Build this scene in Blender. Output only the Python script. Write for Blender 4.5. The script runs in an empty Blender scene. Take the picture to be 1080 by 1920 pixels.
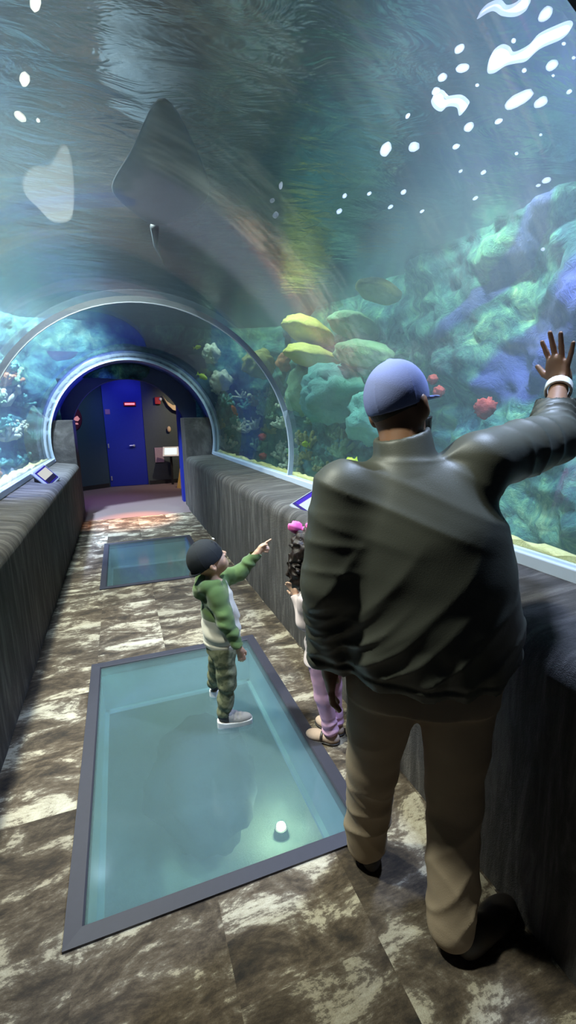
import bpy, bmesh, math, random
import numpy as np
from mathutils import Vector, Matrix, noise
from math import sin, cos, pi, radians, sqrt, atan2

C = bpy.context.scene.collection
SC = bpy.context.scene
random.seed(7)

# ------------------------------------------------------------------ camera
cam_d = bpy.data.cameras.new('camera')
cam = bpy.data.objects.new('camera', cam_d); C.objects.link(cam)
SC.camera = cam
cam_d.sensor_fit = 'VERTICAL'; cam_d.sensor_height = 36.0; cam_d.sensor_width = 36.0
cam_d.lens = 849.27 / 1920 * 36.0
cam_d.clip_start = 0.05; cam_d.clip_end = 60
cr = Vector((0.93779, -0.34660, -0.02024)); cu = Vector((0.08991, 0.18613, 0.97840)); cf = Vector((0.33535, 0.91936, -0.20571))
cam.matrix_world = Matrix(((cr.x, cu.x, -cf.x, 0), (cr.y, cu.y, -cf.y, 0), (cr.z, cu.z, -cf.z, 1.65), (0, 0, 0, 1)))

# ------------------------------------------------------------------ exposure and world
vs = SC.view_settings
vs.view_transform = 'Standard'; vs.look = 'None'; vs.gamma = 1.0; vs.exposure = 0.0; vs.use_curve_mapping = False
w = bpy.data.worlds.new('world'); SC.world = w; w.use_nodes = True
w.node_tree.nodes['Background'].inputs[0].default_value = (0.05, 0.07, 0.10, 1)
w.node_tree.nodes['Background'].inputs[1].default_value = 0.25
cy = SC.cycles
cy.max_bounces = 8; cy.diffuse_bounces = 3; cy.glossy_bounces = 4; cy.transmission_bounces = 4; cy.volume_bounces = 1
cy.transparent_max_bounces = 24; cy.use_denoising = True; cy.sample_clamp_indirect = 2.5
cy.caustics_reflective = False; cy.caustics_refractive = False

# ------------------------------------------------------------------ lights
def spot(name, loc, to, power, col, size=70, blend=0.6, radius=0.12):
    l = bpy.data.lights.new(name, 'SPOT'); l.energy = power; l.color = col
    l.spot_size = radians(size); l.spot_blend = blend; l.shadow_soft_size = radius
    o = bpy.data.objects.new(name, l); C.objects.link(o); o.location = loc
    o.rotation_euler = (Vector(to) - Vector(loc)).to_track_quat('-Z', 'Y').to_euler()
    return o
def point(name, loc, power, col, radius=0.1):
    l = bpy.data.lights.new(name, 'POINT'); l.energy = power; l.color = col; l.shadow_soft_size = radius
    o = bpy.data.objects.new(name, l); C.objects.link(o); o.location = loc
    return o
BLUEW = (0.80, 0.88, 1.0); WARM = (1.0, 0.90, 0.74); AQUA = (0.80, 1.0, 0.86); DEEP = (0.10, 0.14, 1.0)
LIGHTS = [
    spot('pendant_light', (-1.05, 1.55, 4.5), (0.55, 1.75, 0.6), 2200, WARM, 54, 0.8, 0.10),
    spot('pendant_light', (-1.00, 3.4, 4.6), (0.35, 3.7, 0), 4200, WARM, 70, 0.7),
    spot('pendant_light', (-0.80, 5.9, 4.6), (0.1, 6.2, 0), 1300, BLUEW, 95, 0.6),
    spot('pendant_light', (1.65, 1.30, 4.2), (2.3, 1.8, 0.5), 2000, (0.66, 0.72, 1.0), 86, 0.3),
    spot('pendant_light', (2.50, 2.2, 4.3), (2.5, 2.9, 0.5), 1500, (0.60, 0.66, 1.0), 80, 0.7),  # second violet spot, added to brighten the water haze
    spot('pendant_light', (2.60, 3.3, 4.5), (3.2, 3.4, 0.9), 1700, (0.88, 1.0, 0.74), 80, 0.6),
    spot('pendant_light', (1.97, 5.87, 4.6), (3.4, 5.9, 1.0), 1100, AQUA, 80, 0.6, 0.06),
    spot('pendant_light', (1.7, 7.6, 4.5), (2.9, 8.1, 1.2), 800, AQUA, 85, 0.6),
    spot('pendant_light', (-1.3, 7.2, 4.5), (-1.7, 8.4, 1.8), 8000, BLUEW, 100, 0.6),
    spot('pendant_light', (-1.35, 4.1, 3.9), (-2.3, 5.6, 1.2), 12000, (0.50, 0.55, 1.0), 72, 0.7),
]

# ------------------------------------------------------------------ helpers
def tag(o, label=None, cat=None, group=None, kind=None):
    if label: o['label'] = label
    if cat: o['category'] = cat
    if group: o['group'] = group
    if kind: o['kind'] = kind
    return o
def empty(name, loc, rz=0, label=None, cat=None, group=None):
    o = bpy.data.objects.new(name, None); C.objects.link(o); o.empty_display_size = 0.1
    o.location = loc; o.rotation_euler = (0, 0, rz)
    return tag(o, label, cat, group)
def mesh_obj(name, verts, faces, mat, parent=None, smooth=True, world=True):
    """links a mesh given in world coordinates; a parent's transform is taken off again"""
    me = bpy.data.meshes.new(name)
    v = np.asarray(verts, dtype=np.float64)
    me.from_pydata([tuple(p) for p in v], [], [tuple(int(i) for i in f) for f in faces])
    o = bpy.data.objects.new(name, me); C.objects.link(o)
    for m in (mat if isinstance(mat, (list, tuple)) else [mat]): me.materials.append(m)
    if smooth: me.polygons.foreach_set('use_smooth', [True] * len(me.polygons))
    if parent is not None:
        o.parent = parent
        if world:
            pm = Matrix.Translation(parent.location) @ parent.rotation_euler.to_matrix().to_4x4()
            if parent.parent is not None:
                g = parent.parent
                pm = Matrix.Translation(g.location) @ g.rotation_euler.to_matrix().to_4x4() @ pm
            me.transform(pm.inverted())
    me.update()
    return o
class MB:
    """collects simple shapes in one mesh"""
    def __init__(s): s.v = []; s.f = []
    def add(s, v, f):
        n = len(s.v); s.v += [tuple(p) for p in v]; s.f += [tuple(i + n for i in q) for q in f]; return s
    def box(s, lo, hi, M=None):
        x0, y0, z0 = lo; x1, y1, z1 = hi
        v = [Vector(p) for p in ((x0,y0,z0),(x1,y0,z0),(x1,y1,z0),(x0,y1,z0),(x0,y0,z1),(x1,y0,z1),(x1,y1,z1),(x0,y1,z1))]
        if M is not None: v = [M @ p for p in v]
        return s.add(v, [(0,3,2,1),(4,5,6,7),(0,1,5,4),(1,2,6,5),(2,3,7,6),(3,0,4,7)])
    def tube(s, pts, rads, n=10, cap=True):
        pts = [Vector(p) for p in pts]
        if not isinstance(rads, (list, tuple)): rads = [rads] * len(pts)
        rings = []; t0 = (pts[1] - pts[0]).normalized(); up = Vector((0,0,1)) if abs(t0.z) < 0.9 else Vector((1,0,0))
        a = t0.cross(up).normalized()
        for i, p in enumerate(pts):
            t = (pts[min(i+1, len(pts)-1)] - pts[max(i-1, 0)]).normalized()
            a = (a - t * a.dot(t)).normalized(); b = t.cross(a)
            rings.append([p + (a * cos(2*pi*k/n) + b * sin(2*pi*k/n)) * rads[i] for k in range(n)])
        v = [q for r in rings for q in r]; f = []
        for i in range(len(pts)-1):
            for k in range(n): f.append((i*n+k, i*n+(k+1)%n, (i+1)*n+(k+1)%n, (i+1)*n+k))
        if cap: f.append(tuple(range(n-1, -1, -1))); f.append(tuple((len(pts)-1)*n+k for k in range(n)))
        return s.add(v, f)
    def ell(s, c, r, M=None, nu=20, nv=12, fn=None):
        v = []; f = []
        for j in range(nv+1):
            th = pi*j/nv
            for i in range(nu):
                ph = 2*pi*i/nu; d = Vector((sin(th)*cos(ph), sin(th)*sin(ph), cos(th)))
                k = fn(d) if fn else 1.0
                p = Vector((d.x*r[0], d.y*r[1], d.z*r[2])) * k
                if M is not None: p = M @ p
                v.append(p + Vector(c))
        for j in range(nv):
            for i in range(nu): f.append((j*nu+i, (j+1)*nu+i, (j+1)*nu+(i+1)%nu, j*nu+(i+1)%nu))
        return s.add(v, f)
    def prism(s, poly, y0, y1):
        """poly of (x, z) extruded along y"""
        n = len(poly)
        v = [(x, y0, z) for x, z in poly] + [(x, y1, z) for x, z in poly]
        f = [(i, (i+1) % n, n+(i+1) % n, n+i) for i in range(n)] + [tuple(range(n-1, -1, -1)), tuple(range(n, 2*n))]
        return s.add(v, f)
    def build(s, name, mat, parent=None, smooth=False, bevel=0, seg=2):
        o = mesh_obj(name, s.v, s.f, mat, parent, smooth)
        bm = bmesh.new(); bm.from_mesh(o.data); bmesh.ops.recalc_face_normals(bm, faces=bm.faces); bm.to_mesh(o.data); bm.free()
        if bevel:
            m = o.modifiers.new('bevel', 'BEVEL'); m.width = bevel; m.segments = seg; m.limit_method = 'ANGLE'
        return o
def rotm(axis, deg): return Matrix.Rotation(radians(deg), 4, axis)

# ------------------------------------------------------------------ materials
class Nodes:
    def __init__(s, name):
        s.m = bpy.data.materials.new(name); s.m.use_nodes = True; s.t = s.m.node_tree; s.t.nodes.clear()
        s.out = s.t.nodes.new('ShaderNodeOutputMaterial')
    def n(s, typ, ins={}, **kw):
        nd = s.t.nodes.new(typ)
        for k, v in kw.items(): setattr(nd, k, v)
        for k, v in ins.items():
            if isinstance(v, bpy.types.NodeSocket): s.t.links.new(v, nd.inputs[k])
            else: nd.inputs[k].default_value = v
        return nd
    def coord(s, scale=(1,1,1), rot=(0,0,0), loc=(0,0,0)):
        c = s.n('ShaderNodeTexCoord')
        return s.n('ShaderNodeMapping', {'Vector': c.outputs['Object'], 'Scale': scale, 'Rotation': rot, 'Location': loc}).outputs[0]
    def noise(s, vec, scale, detail=4, rough=0.55, dist=0.0):
        return s.n('ShaderNodeTexNoise', {'Vector': vec, 'Scale': scale, 'Detail': detail, 'Roughness': rough, 'Distortion': dist})
    def ramp(s, fac, stops, interp='LINEAR'):
        r = s.n('ShaderNodeValToRGB', {'Fac': fac}); e = r.color_ramp.elements; r.color_ramp.interpolation = interp
        while len(e) < len(stops): e.new(0.5)
        for k, (p, c) in enumerate(stops): e[k].position = p; e[k].color = (*c, 1) if len(c) == 3 else c
        return r.outputs[0]
    def mix(s, f, a, b, mode='MIX'):
        x = s.n('ShaderNodeMix', data_type='RGBA', blend_type=mode)
        for i, v in ((0, f), (6, a), (7, b)):
            if isinstance(v, bpy.types.NodeSocket): s.t.links.new(v, x.inputs[i])
            else: x.inputs[i].default_value = v if i == 0 or len(v) == 4 else (*v, 1)
        return x.outputs[2]
    def math(s, op, a, b=0.0):
        x = s.n('ShaderNodeMath', operation=op)
        for i, v in ((0, a), (1, b)):
            if isinstance(v, bpy.types.NodeSocket): s.t.links.new(v, x.inputs[i])
            else: x.inputs[i].default_value = v
        return x.outputs[0]
    def bsdf(s, col, rough=0.7, bump=None, strength=0.3, dist=0.01, **kw):
        ins = {'Roughness': rough}
        ins['Base Color'] = col if isinstance(col, bpy.types.NodeSocket) else (*col, 1)
        ins.update(kw)
        if bump is not None:
            ins['Normal'] = s.n('ShaderNodeBump', {'Height': bump, 'Strength': strength, 'Distance': dist}).outputs[0]
        p = s.n('ShaderNodeBsdfPrincipled', ins)
        s.t.links.new(p.outputs[0], s.out.inputs[0]); return s.m
    def fresnel(s, ior):
        bf = s.n('ShaderNodeNewGeometry').outputs['Backfacing']
        return s.n('ShaderNodeFresnel', {'IOR': s.math('ADD', ior, s.math('MULTIPLY', bf, 1.0/ior-ior))}).outputs[0]
    def surf(s, sh): s.t.links.new(sh, s.out.inputs[0]); return s.m
def plain(name, col, rough=0.6, bump_scale=0, strength=0.2, var=0.12, **kw):
    N = Nodes(name); v = N.coord(); n = N.noise(v, bump_scale or 30, 4)
    c = N.mix(n.outputs[0], tuple(x*(1-var) for x in col), tuple(min(1, x*(1+var)) for x in col))
    return N.bsdf(c, rough, n.outputs[0] if bump_scale else None, strength, 0.004, **kw)
def emit(name, col, power):
    N = Nodes(name); return N.surf(N.n('ShaderNodeEmission', {'Color': (*col, 1), 'Strength': power}).outputs[0])

CARPET_SHIFT = (9.7, 14.9, 0.0)  # offset picked so dark blotches stand in for foreground shade
def carpet_mat():
    N = Nodes('carpet'); v = N.coord()
    # tiles half a metre wide, the worn blotches run across the walkway and shift from tile to tile
    br = N.n('ShaderNodeTexBrick', {'Vector': N.coord(rot=(0,0,pi/2), loc=(0.05,0.28,0)), 'Scale': 1.0, 'Color1': (0,0,0,1), 'Color2': (1,1,1,1), 'Mortar': (0.5,0.5,0.5,1), 'Mortar Size': 0.0, 'Brick Width': 0.92, 'Row Height': 0.46}, offset=0.5)
    off = N.n('ShaderNodeVectorMath', {0: N.coord(scale=(4.6, 8.5, 1), loc=CARPET_SHIFT), 1: br.outputs[0]}, operation='ADD')
    off2 = N.n('ShaderNodeVectorMath', {0: off.outputs[0], 1: (0, 0, 0)}, operation='ADD').outputs[0]
    sc = N.n('ShaderNodeVectorMath', {0: br.outputs[0], 3: 3.7}, operation='SCALE').outputs[0]
    vv = N.n('ShaderNodeVectorMath', {0: off2, 1: sc}, operation='ADD').outputs[0]
    big = N.noise(vv, 0.66, 10, 0.70, 0.5)
    med = N.noise(N.coord(scale=(22, 60, 1)), 1.0, 5, 0.75)
    fine = N.noise(v, 260, 2)
    f = N.math('ADD', N.math('MULTIPLY', big.outputs[0], 0.78), N.math('MULTIPLY', med.outputs[0], 0.22))
    base = N.ramp(f, [(0.36, (0.020,0.017,0.016)), (0.44, (0.075,0.055,0.038)), (0.495, (0.15,0.115,0.080)), (0.53, (0.24,0.205,0.16)), (0.552, (0.56,0.51,0.39)), (0.63, (0.78,0.74,0.60))])
    tint = N.mix(N.noise(v, 1.7, 2).outputs[0], (0.78,0.82,0.92), (1.1,1.0,0.86))
    c = N.mix(1.0, base, tint, 'MULTIPLY')
    c = N.mix(1.0, c, N.mix(br.outputs[0], (0.70,0.68,0.66), (1.15,1.15,1.16)), 'MULTIPLY')
    c = N.mix(N.math('MULTIPLY', fine.outputs[0], 0.55), c, (0.02,0.018,0.016))
    return N.bsdf(c, 0.95, N.math('ADD', fine.outputs[0], N.math('MULTIPLY', f, 0.5)), 0.5, 0.006)
def ledge_mat():
    N = Nodes('ledge_carpet'); v = N.coord()
    caustic = N.noise(N.coord(scale=(1, 8, 1.0)), 2.2, 4, 0.7, 0.5); fine = N.noise(v, 330, 2); mid = N.noise(v, 60, 3)
    c = N.ramp(caustic.outputs[0], [(0.36, (0.050,0.045,0.046)), (0.50, (0.095,0.086,0.085)), (0.64, (0.20,0.185,0.18))])  # light and dark caustic streaks painted into the carpet colour
    c = N.mix(N.math('MULTIPLY', fine.outputs[0], 0.8), c, (0.03,0.028,0.028))
    return N.bsdf(c, 0.95, N.math('ADD', N.math('ADD', fine.outputs[0], mid.outputs[0]), N.math('MULTIPLY', caustic.outputs[0], 1.5)), 0.6, 0.012)
def reef_mat():
    N = Nodes('painted_reef'); v = N.coord()
    wv = N.noise(v, 0.55, 3, 0.5).outputs['Color']
    wp = N.n('ShaderNodeVectorMath', {0: v, 1: N.n('ShaderNodeVectorMath', {0: wv, 3: 1.6}, operation='SCALE').outputs[0]}, operation='ADD').outputs[0]
    a = N.noise(wp, 1.1, 7, 0.68, 0.9); b = N.noise(wp, 3.6, 6, 0.7, 1.2); s = N.noise(wp, 9, 5, 0.75, 1.5)
    f = N.math('ADD', N.math('ADD', N.math('MULTIPLY', a.outputs[0], 0.55), N.math('MULTIPLY', b.outputs[0], 0.30)), N.math('MULTIPLY', s.outputs[0], 0.15))
    c = N.ramp(f, [(0.36, (0.008,0.026,0.040)), (0.46, (0.016,0.075,0.09)), (0.51, (0.05,0.17,0.145)), (0.56, (0.11,0.29,0.18)), (0.615, (0.26,0.44,0.24)), (0.69, (0.50,0.66,0.48))])
    hue = N.noise(v, 0.8, 3)
    c = N.mix(N.ramp(hue.outputs[0], [(0.45, (0,0,0)), (0.62, (1,1,1))]), c, N.mix(1.0, c, (0.85,1.0,1.45), 'MULTIPLY'))
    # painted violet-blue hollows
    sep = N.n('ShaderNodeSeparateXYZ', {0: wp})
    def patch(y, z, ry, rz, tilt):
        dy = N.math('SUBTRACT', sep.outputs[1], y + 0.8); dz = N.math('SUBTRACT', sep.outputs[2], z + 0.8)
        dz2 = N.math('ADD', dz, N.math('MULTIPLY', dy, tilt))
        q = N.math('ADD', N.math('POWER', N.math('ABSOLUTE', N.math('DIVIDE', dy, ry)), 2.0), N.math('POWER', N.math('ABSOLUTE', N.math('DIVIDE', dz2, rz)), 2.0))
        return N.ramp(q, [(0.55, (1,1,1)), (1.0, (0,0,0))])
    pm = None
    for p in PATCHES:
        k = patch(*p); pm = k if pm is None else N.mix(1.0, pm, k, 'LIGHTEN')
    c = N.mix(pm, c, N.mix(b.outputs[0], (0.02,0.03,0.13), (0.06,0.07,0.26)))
    return N.bsdf(c, 0.9, N.math('ADD', b.outputs[0], N.math('MULTIPLY', s.outputs[0], 0.7)), 0.8, 0.06)
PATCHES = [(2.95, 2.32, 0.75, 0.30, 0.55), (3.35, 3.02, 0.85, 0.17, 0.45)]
def coral_mat(name, lo, hi, scale=25, strength=0.6):
    N = Nodes(name); v = N.coord(); n = N.noise(v, scale, 5, 0.65, 0.6); m = N.noise(v, scale*0.25, 3)
    c = N.mix(N.math('MULTIPLY', N.math('ADD', n.outputs[0], m.outputs[0]), 0.5), lo, hi)
    return N.bsdf(c, 0.85, n.outputs[0], strength, 0.03)
def acrylic_mat(name='acrylic', tint=(0.93,0.97,0.97), refl=1.0):
    N = Nodes(name)
    tr = N.n('ShaderNodeBsdfTransparent', {'Color': (*tint, 1)}); gl = N.n('ShaderNodeBsdfGlossy', {'Color': (0.9,0.95,1,1), 'Roughness': 0.03})
    mx = N.n('ShaderNodeMixShader', {0: N.math('MULTIPLY', N.fresnel(1.49), refl), 1: tr.outputs[0], 2: gl.outputs[0]})
    return N.surf(mx.outputs[0])
def water_surface_mat():
    N = Nodes('water_surface'); v = N.coord()
    a = N.noise(N.coord(scale=(1, 2.2, 1), rot=(0,0,0.5)), 2.4, 4, 0.6, 0.8); b = N.noise(v, 0.7, 2)
    h = N.math('ADD', a.outputs[0], b.outputs[0])
    bump = N.n('ShaderNodeBump', {'Height': h, 'Strength': 0.20, 'Distance': 0.12}).outputs[0]
    gl = N.n('ShaderNodeBsdfGlossy', {'Color': (0.42,0.48,0.54,1), 'Roughness': 0.16, 'Normal': bump})
    tr = N.n('ShaderNodeBsdfTransparent', {'Color': (0.9,0.97,1.0,1)})
    mx = N.n('ShaderNodeMixShader', {0: 0.6, 1: tr.outputs[0], 2: gl.outputs[0]})
    return N.surf(mx.outputs[0])
def water_volume_mat():
    N = Nodes('water_haze')
    sc = N.n('ShaderNodeVolumeScatter', {'Color': (0.70,0.86,0.94,1), 'Density': 0.060, 'Anisotropy': 0.1})
    ab = N.n('ShaderNodeVolumeAbsorption', {'Color': (0.60,0.84,0.86,1), 'Density': 0.075})
    ad = N.n('ShaderNodeAddShader', {0: sc.outputs[0], 1: ab.outputs[0]})
    N.t.links.new(ad.outputs[0], N.out.inputs['Volume']); return N.m

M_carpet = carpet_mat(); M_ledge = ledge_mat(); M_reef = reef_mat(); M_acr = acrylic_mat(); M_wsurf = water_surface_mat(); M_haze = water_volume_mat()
M_edge = plain('acrylic_edge', (0.62,0.72,0.90), 0.35, 8, 0.05, 0.06)
M_frame = plain('frame_metal', (0.030,0.029,0.045), 0.6, 40, 0.05)
M_shaft = plain('shaft_paint', (0.34,0.43,0.46), 0.5, 12, 0.1)
M_rim = plain('rim_paint', (0.42,0.52,0.55), 0.5)
M_dark = plain('dark_paint', (0.018,0.018,0.022), 0.7)
M_sand = coral_mat('sand', (0.30,0.34,0.31), (0.50,0.55,0.50), 60)
M_gravel = coral_mat('gravel', (0.42,0.40,0.10), (0.85,0.80,0.42), 90)

# ------------------------------------------------------------------ setting: tunnel shell
CX, CZ, R0 = 0.29, 1.30, 1.36
XL, XR = -0.68, 1.11          # faces of the low walls
Y0, Y1 = 0.88, 8.40           # near and far end of the glass tunnel
YW = 8.95
WX0, WX1, WY = -0.316, 0.833, [(1.304, 3.137), (4.640, 6.456)]    # floor windows
def struct(o): o['kind'] = 'structure'; return o

# walkway floor with two openings
fb = MB()
ys = [-2.0, WY[0][0], WY[0][1], WY[1][0], WY[1][1], 8.15]
for i in range(5):
    a, b = ys[i], ys[i+1]
    if i in (1, 3):
        fb.box((XL-0.05, a, -0.30), (WX0, b, 0)); fb.box((WX1, a, -0.30), (XR+0.05, b, 0))
    else: fb.box((XL-0.05 if i else -1.6, a, -0.30), (XR+0.05 if i else 2.2, b, 0))
struct(fb.build('floor', M_carpet))

def ledge(side):
    s = 1 if side == 'right' else -1
    xf = XR if s > 0 else XL
    zf = 0.975 if s > 0 else 0.945
    xg = CX + s*(1.36)                              # foot of the glass
    prof = [(xf, -0.3)] + [(xf, zf-0.10)]
    for k in range(7):
        a = pi/2*k/6; prof.append((xf + s*0.09*(1-cos(a)), zf-0.09 + 0.09*sin(a)))
    prof += [(xg + s*0.06, 1.0), (xg + s*0.06, -0.3)]
    m = MB(); n = 60
    y0, y1 = -1.2, Y1+0.02
    np_ = len(prof); v = []; f = []
    for j in range(n+1):
        y = y0 + (y1-y0)*j/n
        for k, (x, z) in enumerate(prof):
            d = 0.006*noise.noise(Vector((x*3, y*6, z*3)))
            v.append((x - s*d, y, z + (d if 0 < k < np_-1 else 0)))
    for j in range(n):
        for k in range(np_-1): f.append((j*np_+k, j*np_+k+1, (j+1)*np_+k+1, (j+1)*np_+k))
        f.append((j*np_+np_-1, j*np_, (j+1)*np_, (j+1)*np_+np_-1))
    f.append(tuple(range(np_))); f.append(tuple(n*np_+k for k in range(np_-1, -1, -1)))
    m.add(v, f); return struct(m.build('wall_'+side, M_ledge, smooth=True))
for sd in ('left', 'right'):
    o = ledge(sd)
    md = o.modifiers.new('split', 'EDGE_SPLIT'); md.split_angle = radians(50)

# acrylic vault
tun = empty('acrylic_tunnel', (CX, Y0, 1.0), 0, 'clear acrylic tunnel vault arching over the carpeted walkway', 'glass tunnel')
A0 = math.asin((1.0-CZ)/R0)
def arc(r, n=48): return [(CX + r*cos(A0 + (pi-2*A0)*k/n), CZ + r*sin(A0 + (pi-2*A0)*k/n)) for k in range(n+1)]
def shell(r0, r1, y0, y1, n=48):
    a = arc(r0, n); b = arc(r1, n); poly = a + b[::-1]
    m = MB(); N = len(poly)
    v = [(x, y0, z) for x, z in poly] + [(x, y1, z) for x, z in poly]
    f = [(i, (i+1) % N, N+(i+1) % N, N+i) for i in range(N)]
    k = n+1
    for i in range(n):
        f.append((i, i+1, 2*k-2-i, 2*k-1-i)); f.append((N+i, N+2*k-1-i, N+2*k-2-i, N+i+1))
    return m.add(v, f)
YS = 4.45
for a, b in ((Y0, YS-0.009), (YS+0.009, Y1)):
    o = shell(R0, R0+0.05, a, b).build('pane', M_acr, tun, smooth=True)
    md = o.modifiers.new('split', 'EDGE_SPLIT'); md.split_angle = radians(50)
shell(R0-0.004, R0+0.05, YS-0.009, YS+0.009).build('seam', M_edge, tun)
for s in (1, -1):
    xg = CX + s*R0*cos(A0)
    MB().box((min(xg-s*0.012, xg+s*0.06), Y0, 0.985), (max(xg-s*0.012, xg+s*0.06), Y1, 1.05)).build('base_strip', M_edge, tun, bevel=0.006)
shell(R0-0.02, R0+0.09, Y1-0.0, Y1+0.05).build('end_ring', M_edge, tun)

# near portal: a dark arch; unseen entry roof behind the viewer, extended back to block light
def arch_wall(name, y0, y1, r, hw, ztop, mat, cz=CZ, cx=CX):
    n = 40; inner = [(cx + r*cos(pi*k/n), cz + r*sin(pi*k/n)) for k in range(n+1)]
    inner = [(cx + r, 0)] + inner + [(cx - r, 0)]
    outer = []
    for x, z in inner:
        dx, dz = x-cx, z-cz
        if z <= cz: outer.append((cx + hw*(1 if dx > 0 else -1), z)); continue
        t = min(hw/abs(dx) if abs(dx) > 1e-6 else 9e9, (ztop-cz)/dz if dz > 1e-6 else 9e9)
        outer.append((cx+dx*t, cz+dz*t))
    k = len(inner); v = []
    for y in (y0, y1): v += [(x, y, z) for x, z in inner] + [(x, y, z) for x, z in outer]
    f = []
    for i in range(k-1):
        f += [(i, i+1, k+i+1, k+i), (2*k+i, 3*k+i, 3*k+i+1, 2*k+i+1), (i, 2*k+i, 2*k+i+1, i+1), (k+i, k+i+1, 3*k+i+1, 3*k+i)]
    f += [(0, k, 3*k, 2*k), (k-1, 3*k-1, 4*k-1, 2*k-1)] if False else [(0, 2*k, 3*k, k), (k-1, 2*k-1, 4*k-1, 3*k-1)]
    return struct(MB().add(v, f).build(name, mat))
arch_wall('wall_front', 0.70, 0.84, 1.33, 4.2, 3.6, M_dark)
struct(MB().box((-3.0, -2.2, 2.75), (4.0, 0.76, 2.85)).build('ceiling', M_dark))

# ------------------------------------------------------------------ floor windows
for i, (ya, yb) in enumerate(WY):
    far = i == 1
    fw = empty('floor_window', ((WX0+WX1)/2, (ya+yb)/2, 0), 0,
               'far floor window of the walkway in its dark metal frame' if far else 'near floor window under the boy, glowing pale teal in a dark metal frame', 'floor window')
    t = 0.062
    v = []; f = []
    for (x0, x1, y0, y1, z) in ((WX0, WX1, ya, yb, -0.02), (WX0, WX1, ya, yb, 0.010), (WX0+t*0.9, WX1-t*0.9, ya+t*0.9, yb-t*0.9, 0.013), (WX0+t, WX1-t, ya+t, yb-t, 0.006), (WX0+t, WX1-t, ya+t, yb-t, -0.06)):
        v += [(x0, y0, z), (x1, y0, z), (x1, y1, z), (x0, y1, z)]
    for r in range(4):
        for k in range(4): f.append((r*4+k, r*4+(k+1) % 4, r*4+4+(k+1) % 4, r*4+4+k))
    mb = MB().add(v, f); mb.build('frame', M_frame, fw)
    # sides of the shaft under the glass, with a pale rim at their foot
    d = 0.34; s = MB()
    for (lo, hi) in (((WX0+t-0.03, ya, -d), (WX0+t-0.005, yb, -0.045)), ((WX1-t+0.005, ya, -d), (WX1-t+0.03, yb, -0.045)), ((WX0, ya+t-0.03, -d), (WX1, ya+t-0.005, -0.045)), ((WX0, yb-t+0.005, -d), (WX1, yb-t+0.03, -0.045))): s.box(lo, hi)
    s.build('shaft', M_shaft, fw)
    s = MB(); q = 0.022
    for (lo, hi) in (((WX0+t-0.005, ya+t, -d), (WX0+t+q, yb-t, -d+0.02)), ((WX1-t-q, ya+t, -d), (WX1-t+0.005, yb-t, -d+0.02)), ((WX0+t, ya+t-0.005, -d), (WX1-t, ya+t+q, -d+0.02)), ((WX0+t, yb-t-q, -d), (WX1-t, yb-t+0.005, -d+0.02))): s.box(lo, hi)
    s.build('shaft_rim', M_rim, fw)
    N = Nodes('floor_glass')
    tr = N.n('ShaderNodeBsdfTransparent', {'Color': (0.80,0.93,0.92,1)}); gl = N.n('ShaderNodeBsdfGlossy', {'Color': (0.9,0.95,1,1), 'Roughness': 0.10})
    df = N.n('ShaderNodeBsdfDiffuse', {'Color': (0.5,0.66,0.66,1)})
    tl = N.n('ShaderNodeBsdfTranslucent', {'Color': (0.62,0.74,0.76,1)})
    m0 = N.n('ShaderNodeMixShader', {0: 0.22, 1: tr.outputs[0], 2: tl.outputs[0]})
    m1 = N.n('ShaderNodeMixShader', {0: 0.05, 1: m0.outputs[0], 2: df.outputs[0]})
    mx = N.n('ShaderNodeMixShader', {0: N.fresnel(1.5), 1: m1.outputs[0], 2: gl.outputs[0]})
    N.surf(mx.outputs[0])
    MB().box((WX0+t-0.004, ya+t-0.004, -0.012), (WX1-t+0.004, yb-t+0.004, 0.002)).build('pane', N.m, fw)

# ------------------------------------------------------------------ tank: bed, painted reef wall, water
PLAN = [(3.35, 0.85), (3.35, 2.2), (3.30, 4.0), (3.28, 5.6), (3.15, 7.2), (2.85, 8.5), (2.2, 8.95), (0.3, 8.98), (-1.0, 8.9), (-1.9, 8.3), (-2.4, 7.0), (-2.8, 5.0), (-2.9, 2.8), (-2.9, 0.85)]
SEG = [0.0]
for a, b in zip(PLAN, PLAN[1:]): SEG.append(SEG[-1] + math.dist(a, b))
def plan(s):
    s = max(0, min(SEG[-1]-1e-6, s))
    for i in range(len(PLAN)-1):
        if s <= SEG[i+1]:
            t = (s-SEG[i])/(SEG[i+1]-SEG[i]); a, b = PLAN[i], PLAN[i+1]
            dx, dy = b[0]-a[0], b[1]-a[1]; L = math.hypot(dx, dy)
            return a[0]+dx*t, a[1]+dy*t, -dy/L, dx/L           # inward normal
def reef_disp(s, z):
    p = Vector((s*0.9, z*1.2, 3.3))
    d = 0.30*noise.fractal(p, 1.0, 2.0, 3) + 0.16*abs(noise.noise(p*2.7)) + 0.07*noise.fractal(p*6.0, 0.9, 2.1, 4)
    d += 0.35*max(0, (0.9-z)/2.5)**1.3
    return d
def reef_pt(s, z, out=0.0):
    e = 0.35; xs = [plan(s+k*e) for k in (-1, -0.5, 0, 0.5, 1)]
    x = sum(p[0] for p in xs)/5; y = sum(p[1] for p in xs)/5; nx = sum(p[2] for p in xs); ny = sum(p[3] for p in xs); L = math.hypot(nx, ny)
    nx /= L; ny /= L; d = reef_disp(s, z) + out
    return Vector((x+nx*d, y+ny*d, z)), Vector((nx, ny, 0))
NS, NZ = 420, 110; ZB, ZT = -1.7, 3.32
v = []; f = []
for i in range(NS+1):
    for j in range(NZ+1):
        v.append(reef_pt(SEG[-1]*i/NS, ZB+(ZT-ZB)*j/NZ)[0])
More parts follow.
